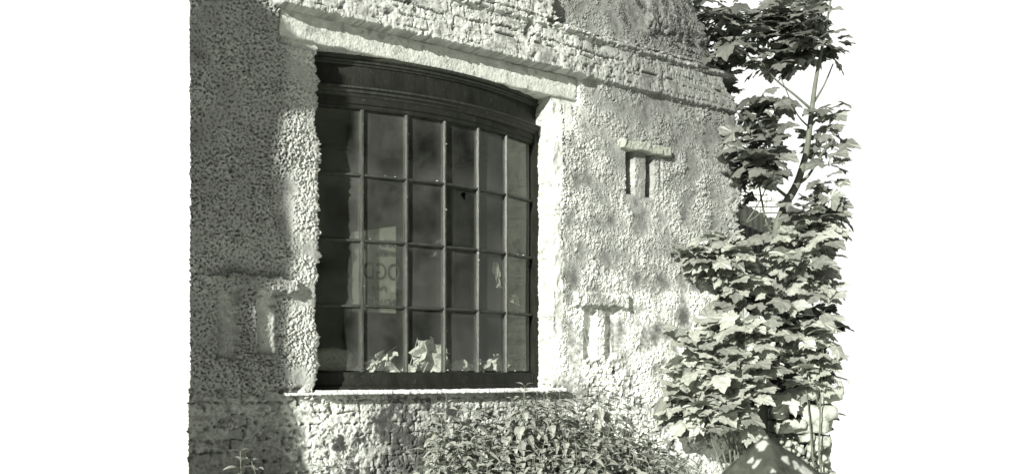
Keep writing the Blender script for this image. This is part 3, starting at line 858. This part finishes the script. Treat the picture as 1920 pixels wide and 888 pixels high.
# ---------------------------------------------------------------- foliage
SYC_H = [(0, 0), (.10, -.06), (.28, -.11), (.40, -.05), (.38, .03), (.46, .07), (.58, .14), (.52, .20), (.64, .29), (.73, .43), (.60, .43), (.50, .50), (.36, .46), (.42, .58), (.34, .66), (.31, .76), (.20, .80), (.13, .93), (0, 1.03)]
def syc_template():
    right = SYC_H; leftp = [(-x, y) for x, y in SYC_H[1:-1]][::-1]
    ring = right + leftp
    V = [(0, .30, 0)] + [(x, y, -.22 * abs(x) * abs(x) * 1.5 - .10 * max(0, y - .3) ** 2 * 2 + .05 * math.sin(y * 9 + x * 7)) for x, y in ring]
    n = len(ring)
    return np.array(V), [(0, 1 + i, 1 + (i + 1) % n) for i in range(n)]
def nettle_template():
    R = []; n = 7
    for i in range(n + 1):
        v = i / n; w = .29 * math.sin(math.pi * (v ** .75)) ** .9 * (1 - .15 * v)
        R.append((w, v - .02)); 
        if i < n: R.append((w * .80 + .005, v + .9 / n * .6))
    V = [(0, -.02 + 1.0 * i / (len(R) - 1), 0) for i in range(len(R))]
    V += [(x, y, .05 * x) for x, y in R] + [(-x, y, .05 * x) for x, y in R]
    k = len(R); Fc = []
    for i in range(k - 1):
        Fc += [(i, k + i, k + i + 1, i + 1), (i, i + 1, 2 * k + i + 1, 2 * k + i)]
    return np.array(V), Fc
def ovate_template():
    V, Fc = nettle_template(); return V, Fc
TPL = {'syc': syc_template(), 'net': nettle_template()}

class Leaves:
    def __init__(s, tpl): s.tV, s.tF = TPL[tpl]; s.V = []; s.F = []; s.A = []; s.n = 0
    def add(s, loc, direction, up, size, alb, fold=.25, droop=.25):
        y = Vector(direction).normalized(); u = Vector(up); x = y.cross(u)
        if x.length < 1e-4: x = Vector((1, 0, 0))
        x.normalize(); zz = x.cross(y)
        T_ = s.tV.copy(); T_[:, 2] += fold * np.abs(T_[:, 0]) - droop * T_[:, 1] ** 2
        R = np.array([x, y, zz])
        W_ = (T_ * size) @ R + np.array(loc)[None]
        b = s.n; s.V.append(W_); s.n += len(W_)
        s.F += [tuple(i + b for i in f) for f in s.tF]; s.A += [alb] * len(W_)
    def build(s, name, mat, parent=None):
        return mesh_obj(name, np.concatenate(s.V), s.F, mat, parent, False, s.A)

def rv(r_, s=1): return Vector((r_.gauss(0, s), r_.gauss(0, s), r_.gauss(0, s)))

def spray(L, TB, root, tip, nleaf, size, r_, alb=(.10, .17), spread=.16, flat=.5, stem_r=.006):
    """twig from root to tip with paired leaves held out flat, drooping"""
    root = Vector(root); tip = Vector(tip)
    mid = (root + tip) / 2 + Vector((0, 0, (tip - root).length * .10)) + rv(r_, .02)
    n = 7
    pts = []
    for i in range(n + 1):
        f = i / n; pts.append(root * (1 - f) ** 2 + mid * 2 * f * (1 - f) + tip * f * f)
    TB.tube(pts, [stem_r * (1 - .7 * i / n) for i in range(n + 1)], 5)
    ax = (tip - root).normalized()
    for i in range(nleaf):
        f = 1 - (i / nleaf) ** 1.2 * .75
        k = min(n - 1, int(f * n)); p = pts[k].lerp(pts[k + 1], f * n - k)
        out = (ax * r_.uniform(.1, .9) + Vector((r_.gauss(0, .8), r_.gauss(0, .8), r_.gauss(0, .12)))).normalized()
        pet = r_.uniform(.4, 1) * spread
        q = p + out * pet + Vector((0, 0, r_.uniform(-.35, .35) * spread))
        if r_.random() < .5: TB.tube([p, (p + q) / 2 + Vector((0, 0, .01)), q], [.0018, .0015, .0012], 3)
        d = (out + Vector((0, 0, -abs(r_.gauss(0, .28))))).normalized()
        up = Vector((r_.gauss(0, flat) - .28, r_.gauss(0, flat) - .60, 1)).normalized()
        L.add(q, d, up, size * r_.choice((.5, .75, .9, 1, 1.1, 1.2)) * r_.uniform(.85, 1.1), r_.uniform(*alb), r_.uniform(-.05, .18), r_.uniform(.05, .4))

# -- the sycamore
def sycamore():
    r_ = random.Random(21)
    base = PW(1436, 520, 9.35); base.z = 0
    E = empty('sycamore_tree', (base.x, base.y, 0), 0, label='young sycamore tree with a slim pale trunk growing beside the wall end', cat='tree')
    inv = Vector((base.x, base.y, 0))
    TB = MB(); L = Leaves('syc')
    def tk(pts, ns=9):
        P = [PW(a, b, Y) - inv for a, b, Y, w in pts]; R = [w * Y / F / 2 * .8 for a, b, Y, w in pts]
        # smooth
        Q = []; RR = []
        for i in range(len(P) - 1):
            p0 = P[max(i - 1, 0)]; p1 = P[i]; p2 = P[i + 1]; p3 = P[min(i + 2, len(P) - 1)]
            for k in range(4):
                t = k / 4
                Q.append(.5 * ((2 * p1) + (p2 - p0) * t + (2 * p0 - 5 * p1 + 4 * p2 - p3) * t * t + (3 * p1 - p0 - 3 * p2 + p3) * t ** 3))
                RR.append(R[i] * (1 - t) + R[i + 1] * t)
        Q.append(P[-1]); RR.append(R[-1])
        TB.tube(Q, RR, ns); return Q
    trunk = tk([(1424, 970, 9.35, 34), (1430, 700, 9.35, 30), (1440, 560, 9.35, 27), (1446, 500, 9.35, 24), (1455, 435, 9.35, 22), (1472, 385, 9.32, 20), (1494, 345, 9.3, 18), (1512, 285, 9.3, 14), (1520, 225, 9.3, 12), (1528, 160, 9.3, 10), (1541, 90, 9.3, 7), (1556, 10, 9.3, 5), (1566, -60, 9.3, 3)])
    tk([(1453, 440, 9.35, 9), (1438, 420, 9.3, 7), (1430, 385, 9.25, 6), (1424, 350, 9.2, 4), (1418, 300, 9.2, 3)], 6)
    tk([(1480, 372, 9.32, 9), (1455, 352, 9.25, 6), (1432, 330, 9.2, 4), (1405, 310, 9.1, 3)], 6)
    tk([(1494, 345, 9.3, 9), (1515, 330, 9.25, 7), (1540, 290, 9.2, 5), (1562, 262, 9.1, 3)], 6)
    tk([(1521, 205, 9.3, 7), (1490, 178, 9.25, 5), (1455, 150, 9.2, 4), (1425, 115, 9.1, 3)], 6)
    tk([(1524, 195, 9.3, 7), (1545, 160, 9.35, 4), (1562, 120, 9.4, 3)], 6)
    tk([(1519, 240, 9.3, 5), (1495, 215, 9.2, 3), (1470, 160, 9.1, 2.5), (1462, 140, 9.1, 2)], 5)
    tk([(1436, 580, 9.35, 8), (1470, 560, 9.2, 6), (1520, 548, 9.0, 4)], 6)
    tk([(1440, 560, 9.35, 8), (1400, 530, 9.1, 6), (1350, 510, 8.9, 4), (1310, 500, 8.75, 3)], 6)
    tk([(1400, 415, 9.15, 4), (1420, 385, 9.15, 3.5), (1440, 345, 9.15, 3), (1447, 330, 9.15, 2)], 5)
    tk([(1400, 417, 9.15, 3), (1424, 400, 9.15, 2.5), (1440, 370, 9.15, 2)], 5)
    # leaf sprays: (root px,py,Y) -> (tip px,py,Y), leaves, size
    sp = []
    def cl(x0, x1, y0, y1, Y0, Y1, n, root, nl=9, size=.15):
        for _ in range(n):
            tx = r_.uniform(x0, x1); ty = r_.uniform(y0, y1); Y = r_.uniform(Y0, Y1)
            rx = tx + (root[0] - tx) * r_.uniform(.25, .5); ry = ty + (root[1] - ty) * r_.uniform(.25, .5)
            sp.append(((rx, ry, Y + .1), (tx, ty, Y), nl, size))
    cl(1310, 1372, 0, 130, 8.9, 9.3, 13, (1440, 60), 9, .16)
    cl(1370, 1420, 15, 60, 9.0, 9.6, 5, (1500, 100), 8, .14)
    cl(1385, 1500, 35, 125, 9.0, 9.7, 15, (1520, 140), 8, .15)
    cl(1480, 1555, -5, 110, 9.0, 9.8, 20, (1535, 100), 8, .16)
    cl(1390, 1460, 180, 235, 9.0, 9.5, 8, (1500, 200), 7, .17)
    cl(1392, 1440, 235, 330, 8.9, 9.3, 7, (1440, 330), 7, .19)
    cl(1385, 1440, 280, 345, 9.1, 9.7, 8, (1440, 380), 9, .14)
    cl(1535, 1560, 230, 420, 9.1, 9.7, 9, (1550, 340), 7, .15)
    cl(1470, 1550, 395, 450, 9.0, 9.7, 8, (1520, 440), 7, .17)
    cl(1305, 1385, 452, 480, 8.7, 9.0, 7, (1440, 520), 9, .15)
    cl(1330, 1400, 480, 545, 8.7, 9.1, 8, (1440, 540), 9, .15)
    cl(1385, 1420, 465, 560, 8.8, 9.2, 4, (1450, 560), 8, .15)
    cl(1470, 1552, 460, 560, 8.8, 9.6, 12, (1450, 560), 9, .15)
    cl(1450, 1550, 560, 640, 8.7, 9.4, 6, (1450, 640), 8, .17)
    cl(1360, 1410, 540, 600, 8.8, 9.2, 4, (1430, 600), 8, .17)
    cl(1500, 1558, 380, 450, 9.0, 9.5, 8, (1530, 430), 8, .16)
    cl(1385, 1430, 255, 340, 9.0, 9.3, 3, (1440, 330), 7, .16)
    cl(1440, 1500, 10, 60, 9.0, 9.6, 7, (1520, 90), 8, .14)
    cl(1540, 1562, 190, 260, 9.0, 9.6, 4, (1560, 220), 6, .13)
    cl(1450, 1520, 425, 455, 9.0, 9.4, 5, (1500, 470), 7, .15)
    cl(1290, 1340, 455, 500, 8.65, 8.8, 5, (1440, 520), 8, .15)
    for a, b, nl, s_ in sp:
        spray(L, TB, PW(*a) - inv, PW(*b) - inv, nl, s_, r_, (.14, .34) if b[1] > 400 else (.06, .16), .15, .22)  # upper leaves coloured darker for their backlit undersides
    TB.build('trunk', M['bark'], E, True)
    L.build('crown', M['leaf'], E)
sycamore()

def shrub(name, label, cat, basepx, clusters, seed, alb, size, flat=.35, tpl='syc', mat='leaf', nl=9, spread=.13, stems=8):
    r_ = random.Random(seed)
    b = PW(basepx[0], 700, basepx[1]); inv = Vector((b.x, b.y, 0))
    E = empty(name, inv, 0, label=label, cat=cat)
    TB = MB(); L = Leaves(tpl)
    for (x0, x1, y0, y1, Y0, Y1, n) in clusters:
        for i in range(n):
            tip = PW(r_.uniform(x0, x1), r_.uniform(y0, y1), r_.uniform(Y0, Y1)) - inv
            root = Vector((tip.x * .6, tip.y * .6, tip.z * .72))
            spray(L, TB, root, tip, nl, size, r_, alb, spread, flat)
            if i % 4 == 0:
                TB.tube([(r_.gauss(0, .04), r_.gauss(0, .04), 0), root * .5 + rv(r_, .03), root], [.012, .009, .005], 6)
    TB.build('stems', M['bark'], E, True)
    L.build('foliage', M[mat], E)
    return E
shrub('sycamore_sapling', 'low spreading sycamore sapling with broad sunlit leaves against the foot of the wall', 'shrub', (1400, 8.75),
      [(1255, 1330, 690, 770, 8.3, 8.6, 7), (1290, 1420, 640, 700, 8.3, 8.8, 10), (1330, 1440, 590, 630, 8.5, 8.9, 7), (1290, 1400, 740, 790, 8.2, 8.5, 6), (1400, 1440, 650, 740, 8.5, 8.9, 3)], 31, (.16, .38), .18, .22)
shrub('leafy_shoot', 'leafy sycamore shoot with pale leaves at the right above the rubble', 'shrub', (1540, 8.9),
      [(1520, 1550, 600, 640, 8.8, 9.0, 3), (1495, 1545, 640, 700, 8.9, 9.1, 5)], 37, (.2, .38), .17, .22)
shrub('hollow_shade_bush', 'dense bush filling the shadowy hollow behind the sycamore trunk, leaf colour darkened for its shade', 'bush', (1470, 10.6),
      [(1385, 1560, 520, 700, 10.2, 11.2, 46), (1390, 1540, 690, 800, 10.0, 11.0, 30), (1385, 1500, 790, 900, 9.8, 10.6, 18)], 41, (.035, .06), .16)  # bush fills the shadowy hollow; leaf colour darkened for its shade
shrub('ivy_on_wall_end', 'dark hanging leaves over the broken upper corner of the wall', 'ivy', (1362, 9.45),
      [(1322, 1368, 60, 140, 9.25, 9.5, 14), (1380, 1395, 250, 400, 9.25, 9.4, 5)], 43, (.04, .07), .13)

# -- trees across the yard, only seen as reflections in the panes
def yard_tree(loc, h, seed, label):
    r_ = random.Random(seed)
    E = empty('yard_tree', loc, 0, label=label, cat='tree')
    TB = MB(); L = Leaves('syc')
    TB.tube([(0, 0, 0), (.1, 0, h * .3), (0, .1, h * .6), (.1, .1, h * .9)], [.16, .13, .09, .03], 8)
    for i in range(26):
        a = r_.uniform(0, 6.28); z = h * r_.uniform(.25, 1.0); R = h * .32 * math.sin(math.pi * min(1, (z / h - .1) / .95)) ** .6 * r_.uniform(.5, 1.1)
        tip = Vector((math.cos(a) * R, math.sin(a) * R, z)); root = Vector((0, 0, z * .85))
        spray(L, TB, root, tip, 9, .30, r_, (.06, .10), .25, .5, .02)
    TB.build('trunk', M['bark'], E, True); L.build('crown', M['leaf'], E)
yard_tree(LW(6.2, -9.5, 0).to_tuple(), 5.2, 61, 'smaller yard tree facing the shop window')
yard_tree(LW(10.5, -9.0, 0).to_tuple(), 7.0, 62, 'taller yard tree facing the shop window, farther along')
yard_tree(LW(3.2, -11.5, 0).to_tuple(), 6.0, 63, 'bushy yard tree straight across from the shop window')

def opposite():  # unseen building added to block low sky, deepening shade and pane reflections
    E = empty('sky_blocker', LW(0, -15, 0), PHI, label='long unseen building added across the yard behind the camera to block low sky', cat='sky_blocker')
    m = MB(); m.box(-7, 20, -6, 0, -3.2, 8.5)
    m.build('wall', M['brick'], E)
    m = MB(); r_ = random.Random(8)
    V = [(-7.3, .3, 8.4), (20.3, .3, 8.4), (20.3, -3, 10.4), (-7.3, -3, 10.4), (20.3, -6.3, 8.4), (-7.3, -6.3, 8.4)]
    m.add(V, [(0, 1, 2, 3), (3, 2, 4, 5), (0, 3, 5), (1, 4, 2), (0, 5, 4, 1)]); m.build('roof', M['slate'], E)
    for row in range(3):
        for k in range(8):
            x = -5.5 + 3.2 * k; z = 1.2 + 2.5 * row
            w = MB(); w.box(x, x + 1.1, -.01, .05, z, z + 1.6); f = w.build('window', M['paint'], E)
opposite()
# ---------------------------------------------------------------- nettles
def nettle_proto(seed, h):
    r_ = random.Random(seed)
    E = empty('nettle_plant')
    TB = MB(); L = Leaves('net')
    n = int(h / .055); lx, ly = r_.gauss(0, .08), r_.gauss(0, .08)
    P = [Vector((lx * (i / n) ** 2 * h, ly * (i / n) ** 2 * h, h * i / n)) for i in range(n + 1)]
    TB.tube(P, [.004 * (1 - .6 * i / n) for i in range(n + 1)], 5)
    rot = r_.uniform(0, 6)
    CK = MB()
    for i in range(max(2, n - 12), n + 1):
        f = (n - i)
        rot += math.pi / 2 + r_.gauss(0, .12)
        size = (.052 + .016 * min(f, 6)) * r_.uniform(.85, 1.2)
        for s_ in (0, math.pi):
            a = rot + s_
            out = Vector((math.cos(a), math.sin(a), 0))
            p = P[i]; pl = .012 + .005 * min(f, 6); q = p + out * pl + Vector((0, 0, pl * .5))
            d = out + Vector((0, 0, .55 - .16 * min(f, 6) + r_.gauss(0, .15)))
            L.add(q, d, Vector((r_.gauss(0, .2), r_.gauss(0, .2), 1)), size, r_.uniform(.17, .30), .35, .45)
            TB.tube([p, q], [.0016, .0012], 3)
            if 2 < f < 8:
                for c in range(3):
                    e = Vector((math.cos(a + 1.5 + c * .3) * .02, math.sin(a + 1.5 + c * .3) * .02, 0))
                    CK.tube([p, p + e + Vector((0, 0, -.005)), p + e * 1.6 + Vector((0, 0, -r_.uniform(.02, .05)))], [.001, .0016, .001], 3)
    TB.build('stem', M['stem'], E, True)
    L.build('leaves', M['nettle'], E)
    CK.build('catkins', M['straw'], E)
    return E
protos = [nettle_proto(70 + i, 1.35) for i in range(9)]
def copy_tree(o):
    c = o.copy(); COL.objects.link(c)
    for ch in o.children:
        k = ch.copy(); COL.objects.link(k); k.parent = c
    return c
rn = random.Random(77)
used_p = set()
def place_nettle(px, py, off, label, group, scale=1.0):
    t = wt(px); Yw = 6.67 + UY * t
    Y = Yw - off
    X = (px - 960) * Y / F
    top = EYE + (700 - py) * Y / F
    i = rn.randrange(len(protos))
    if i in used_p: o = copy_tree(protos[i])
    else: o = protos[i]; used_p.add(i)
    s_ = scale
    H = 1.35 * s_
    o.location = (X, Y, min(0, top - H) if False else top - H)
    o.rotation_euler = (rn.gauss(0, .05), rn.gauss(0, .05), rn.uniform(0, 6.28)); o.scale = (s_, s_, s_)
    tag(o, label, 'nettle', group)
sil = [(790, 800), (815, 748), (835, 728), (880, 752), (930, 738), (985, 712), (1060, 722), (1110, 702), (1150, 735), (1190, 765), (1240, 800), (1310, 850)]
sx = [a for a, b in sil]; sy = [b for a, b in sil]
pl = []
for k in range(175):
    px = 800 + 510 * rn.random() ** .9
    top = float(np.interp(px, sx, sy))
    f = rn.random() ** 1.1
    if px < 880: f = f * .8 + .2
    if px > 1150: f = f * .5 + .3
    py = top + 4 + f * (195 if px < 1150 else 120)
    pl.append((px, py, .12 + f * .75 + rn.uniform(0, .15)))
pl += [(835, 742, .25), (985, 724, .15), (945, 748, .2), (1010, 738, .3), (1110, 712, .15), (1040, 740, .3), (900, 762, .3)]
for px, py, off in pl:
    place_nettle(px, py, off, 'leafy green stinging nettle in the thick patch under the window and along the wall foot', 'nettles in the patch under the window', rn.uniform(.9, 1.08))
for px, py, off, lab in ((470, 842, .35, 'small lone nettle tip in the shade at the far left foot of the wall'), (592, 862, .45, 'low nettle tip at the sunlit edge under the left window corner'),
                         (690, 862, .45, 'low nettle tip halfway between the window corner and the nettle patch'), (770, 862, .4, 'nettle at the left fringe of the patch beneath the dark wall patch'), (525, 862, .4, 'broad leaved weed tip in the shaded strip left of the window corner')):
    place_nettle(px, py, off, lab, 'nettles in the patch under the window', .95)
for i, p in enumerate(protos):
    if i not in used_p:
        for c in list(p.children): bpy.data.objects.remove(c)
        bpy.data.objects.remove(p)

# grass tangle at the wall foot on the right
mb = MB(); rg = random.Random(4)
for i in range(150):
    px = rg.uniform(1150, 1345); Y = rg.uniform(7.9, 8.4)
    b = PW(px, 900, Y); b.z -= .25
    a = rg.uniform(0, 6.28); Ln = rg.uniform(.25, .55); lean = rg.uniform(.1, .5)
    p1 = b + Vector((math.cos(a) * lean * .2, math.sin(a) * lean * .2, Ln * .6)); p2 = b + Vector((math.cos(a) * lean * .7, math.sin(a) * lean * .7, Ln * .85)); p3 = b + Vector((math.cos(a) * lean * 1.1, math.sin(a) * lean * 1.1, Ln * .7))
    mb.tube([b, p1, p2, p3], [.003, .0026, .002, .0008], 4)
o = mb.build('long_grass', M['straw'], None, True); tag(o, kind='stuff', label='tangle of long dry grass at the wall foot', cat='grass')

# ---------------------------------------------------------------- rubble wall at the right
def boulder(x, y, z, sx, sy, sz, seed, m, a=.5):
    vs, fs = rough_box(-sx, sx, -sy, sy, -sz, sz, 7, 5, 5, min(sx, sz) * .34, 2.6 / max(sx, .08), seed, .55)
    R = Matrix.Rotation(random.Random(seed).uniform(-.25, .25), 4, 'Y') @ Matrix.Rotation(random.Random(seed + 1).uniform(-.4, .4), 4, 'Z')
    m.add([(R @ v) + Vector((x, y, z)) for v in vs], fs, a)
mb = MB()
rb_ = random.Random(12)
px_st = [(1520, 738, 34, 15), (1556, 742, 26, 16), (1512, 765, 36, 15), (1545, 775, 34, 18), (1500, 792, 20, 12), (1540, 797, 34, 16), (1520, 818, 14, 9), (1548, 824, 22, 13), (1490, 745, 16, 12), (1475, 775, 14, 12), (1480, 800, 16, 12)]
for i, (x, y, w, h) in enumerate(px_st):
    x -= 16; h *= .8
    p = PW(x, y, 9.25 + rb_.uniform(-.04, .04)); s_ = 9.25 / F
    boulder(p.x, p.y, p.z, w * s_, .22, h * s_, 200 + i, mb)
for i in range(520):
    x = rb_.uniform(1378, 1558); y = rb_.uniform(812, 960); Y = 9.2 + rb_.uniform(-.15, .1)
    p = PW(x, y, Y); q = .008 + .034 * rb_.random() ** 2.5
    vs, fs = rough_box(-q, q, -q, q, -q * .7, q * .7, 2, 2, 2, q * .35, 1.2 / q * .5, 400 + i, .8)
    RR_ = Matrix.Rotation(rb_.uniform(0, 3), 4, (rb_.random(), rb_.random(), rb_.random() + .1)); mb.add([(RR_ @ Vector(v)) + p for v in vs], fs)
vs, fs = rough_box((1375 - 960) * 9.3 / F, (1556 - 960) * 9.3 / F, 9.3, 9.8, 0, EYE - .58, 40, 10, 30, .03, 14, 5); mb.add(vs, fs)
mb.build('rubble_wall', M['stone'], None, True)
tag(bpy.data.objects['rubble_wall'], 'tumbled pale stone rubble wall with loose chippings at the lower right', 'wall')

# strap-leaved tuft on the rubble
mb = MB(); b = PW(1545, 728, 9.1)
for i in range(26):
    a = rb_.uniform(0, 6.28); Ln = rb_.uniform(.10, .24)
    d = Vector((math.cos(a), math.sin(a) * .6, 0))
    mb.tube([b, b + d * Ln * .4 + Vector((0, 0, Ln * .5)), b + d * Ln * .9 + Vector((0, 0, Ln * .35)), b + d * Ln * 1.1], [.004, .005, .004, .001], 4)
o = mb.build('strap_leaved_tuft', M['stem'], None, True); tag(o, 'tuft of narrow strap leaves growing on top of the rubble', 'plant')

# ---------------------------------------------------------------- stone gate post close to the camera
def post():
    Y = 1.75
    apex = PW(1430, 812, Y)
    E = empty('stone_post', (apex.x + .024, Y, 0), .6, label='blurred dark stone post with a pointed lichen spotted top in the near foreground', cat='post')
    h = apex.z; w = .072
    import bmesh
    bm = bmesh.new()
    zb = h - .085
    lo = [bm.verts.new((sx * w, sy * w, 0)) for sx, sy in ((-1, -1), (1, -1), (1, 1), (-1, 1))]
    hi = [bm.verts.new((sx * w, sy * w, zb)) for sx, sy in ((-1, -1), (1, -1), (1, 1), (-1, 1))]
    av = Matrix.Rotation(-.6, 3, 'Z') @ Vector((-.024, 0, 0)); ap = bm.verts.new((av.x, av.y, h))
    for i in range(4):
        bm.faces.new((lo[i], lo[(i + 1) % 4], hi[(i + 1) % 4], hi[i])); bm.faces.new((hi[i], hi[(i + 1) % 4], ap))
    bm.faces.new(lo[::-1])
    bmesh.ops.subdivide_edges(bm, edges=bm.edges[:], cuts=10, use_grid_fill=True)
    for v in bm.verts: v.co += nvec(v.co * 14) * .006
    bm.normal_update()
    bmesh.ops.recalc_face_normals(bm, faces=bm.faces[:])
    me = bpy.data.meshes.new('shaft'); bm.to_mesh(me); bm.free()
    me.polygons.foreach_set('use_smooth', [True] * len(me.polygons))
    from mathutils.bvhtree import BVHTree
    mtx = Matrix.Translation(E.location) @ Matrix.Rotation(.6, 4, 'Z'); imx = mtx.inverted()
    bvh = BVHTree.FromPolygons([v.co for v in me.vertices], [p.vertices for p in me.polygons])
    o0 = imx @ Vector((0, 0, EYE)); spots = []
    for (x, y, r_) in ((1428, 834, 12), (1473, 861, 8), (1418, 868, 9), (1409, 862, 6), (1450, 880, 7), (1495, 872, 9), (1512, 884, 14), (1438, 817, 5)):
        tgt = imx @ PW(x, y, Y)
        hit = bvh.ray_cast(o0, (tgt - o0).normalized())
        if hit[0] is not None: spots.append((tuple(hit[0]), r_ * Y / F))
    me.materials.append(post_mat(spots))
    o = bpy.data.objects.new('shaft', me); COL.objects.link(o); o.parent = E
post()

# ---------------------------------------------------------------- buildings behind
def gable_house():
    Y = 19.0
    pts = [(1378, 342), (1412, 342), (1488, 392), (1492, 405)]
    E = empty('block_gable_house', (PW(1430, 700, Y).x, Y, 0), 0, label='distant pale blockwork gable seen between the wall and the trunk', cat='house')
    inv = Vector((E.location.x, Y, 0))
    m = MB()
    top = [PW(x, y, Y) - inv for x, y in pts]
    bot = [Vector((p.x, p.y, 0)) for p in top]; E.location.z = 0
    # blocks as a real mesh: solid core plus blocks standing 12 mm proud of the mortar
    core = [Vector((p.x, .06, p.z - .02)) for p in top]
    V = [(p.x, .06, -3.2) for p in core] + [tuple(p) for p in core] + [(p.x, .4, -3.2) for p in core] + [(p.x, .4, p.z) for p in core]
    n = 4
    Fc = [(0, 1, 2, 3, 7, 6, 5, 4)[:0] or (0, 1, 5, 4), (1, 2, 6, 5), (2, 3, 7, 6), (8, 12, 13, 9), (9, 13, 14, 10), (10, 14, 15, 11),
          (4, 5, 13, 12), (5, 6, 14, 13), (6, 7, 15, 14), (0, 4, 12, 8), (3, 11, 15, 7)]
    m.add(V, Fc); m.build('mortar_wall', M['brick'], E)
    m = MB(); rr = random.Random(2)
    xs = [p.x for p in top]; zs = [p.z for p in top]
    z = 2.6; row = 0
    while z < max(zs):
        x = min(xs) + (0 if row % 2 else -.12)
        while x < max(xs):
            w = .20; xc = x + w / 2
            if xc < max(xs) and z + .11 < np.interp(xc, xs, zs):
                a = rr.uniform(.8, 1.1)
                m.box(x + .012, x + w - .012, 0, .07, z + .012, z + .11 - .012, a)
            x += w
        z += .11; row += 1
    m.build('blockwork', M['block'], E)
gable_house()

def shed():
    E = empty('slate_roofed_shed', (PW(1470, 700, 13).x, 13, 0), 0, label='dark shed roof with a toothed tile edge behind the sycamore', cat='shed')
    inv = Vector((E.location.x, 13, 0))
    m = MB()
    # sloping roof: ridge line falls to the right, teeth along the verge
    Y0, Y1 = 12.6, 14.2
    tops = [(1360, 372), (1404, 388), (1440, 408), (1490, 416), (1512, 436)]
    ridge = []
    for i in range(len(tops) - 1):
        (ax, ay), (bx, by) = tops[i], tops[i + 1]
        n = max(1, int((bx - ax) / 5))
        for k in range(n):
            f = k / n; ridge.append((ax + (bx - ax) * f, ay + (by - ay) * f - (3.0 if k % 2 else 0)))
    ridge.append(tops[-1])
    V = []; Fc = []
    for (x, y) in ridge:
        a = PW(x, y, Y1) - inv; b = PW(x, min(540, y + 110), Y0) - inv
        V += [tuple(a), tuple(b), (a.x, a.y, a.z - .06), (b.x, b.y, b.z - .06)]
    for i in range(len(ridge) - 1):
        a = i * 4; b = a + 4
        Fc += [(a, a + 1, b + 1, b), (a + 2, b + 2, b + 3, a + 3), (a, b, b + 2, a + 2), (a + 1, a + 3, b + 3, b + 1)]
    Fc += [(0, 2, 3, 1), (len(V) - 4, len(V) - 3, len(V) - 1, len(V) - 2)]
    m.add(V, Fc); m.build('roof', M['slate'], E)
    m = MB(); l = (PW(1360, 500, 12.8) - inv).x; r2 = (PW(1500, 500, 12.8) - inv).x
    m.box(l, r2, .05, 1.0, -3.0, (PW(1500, 520, 12.8)).z - .05)
    m.build('shed_wall', M['slate'], E)
shed()
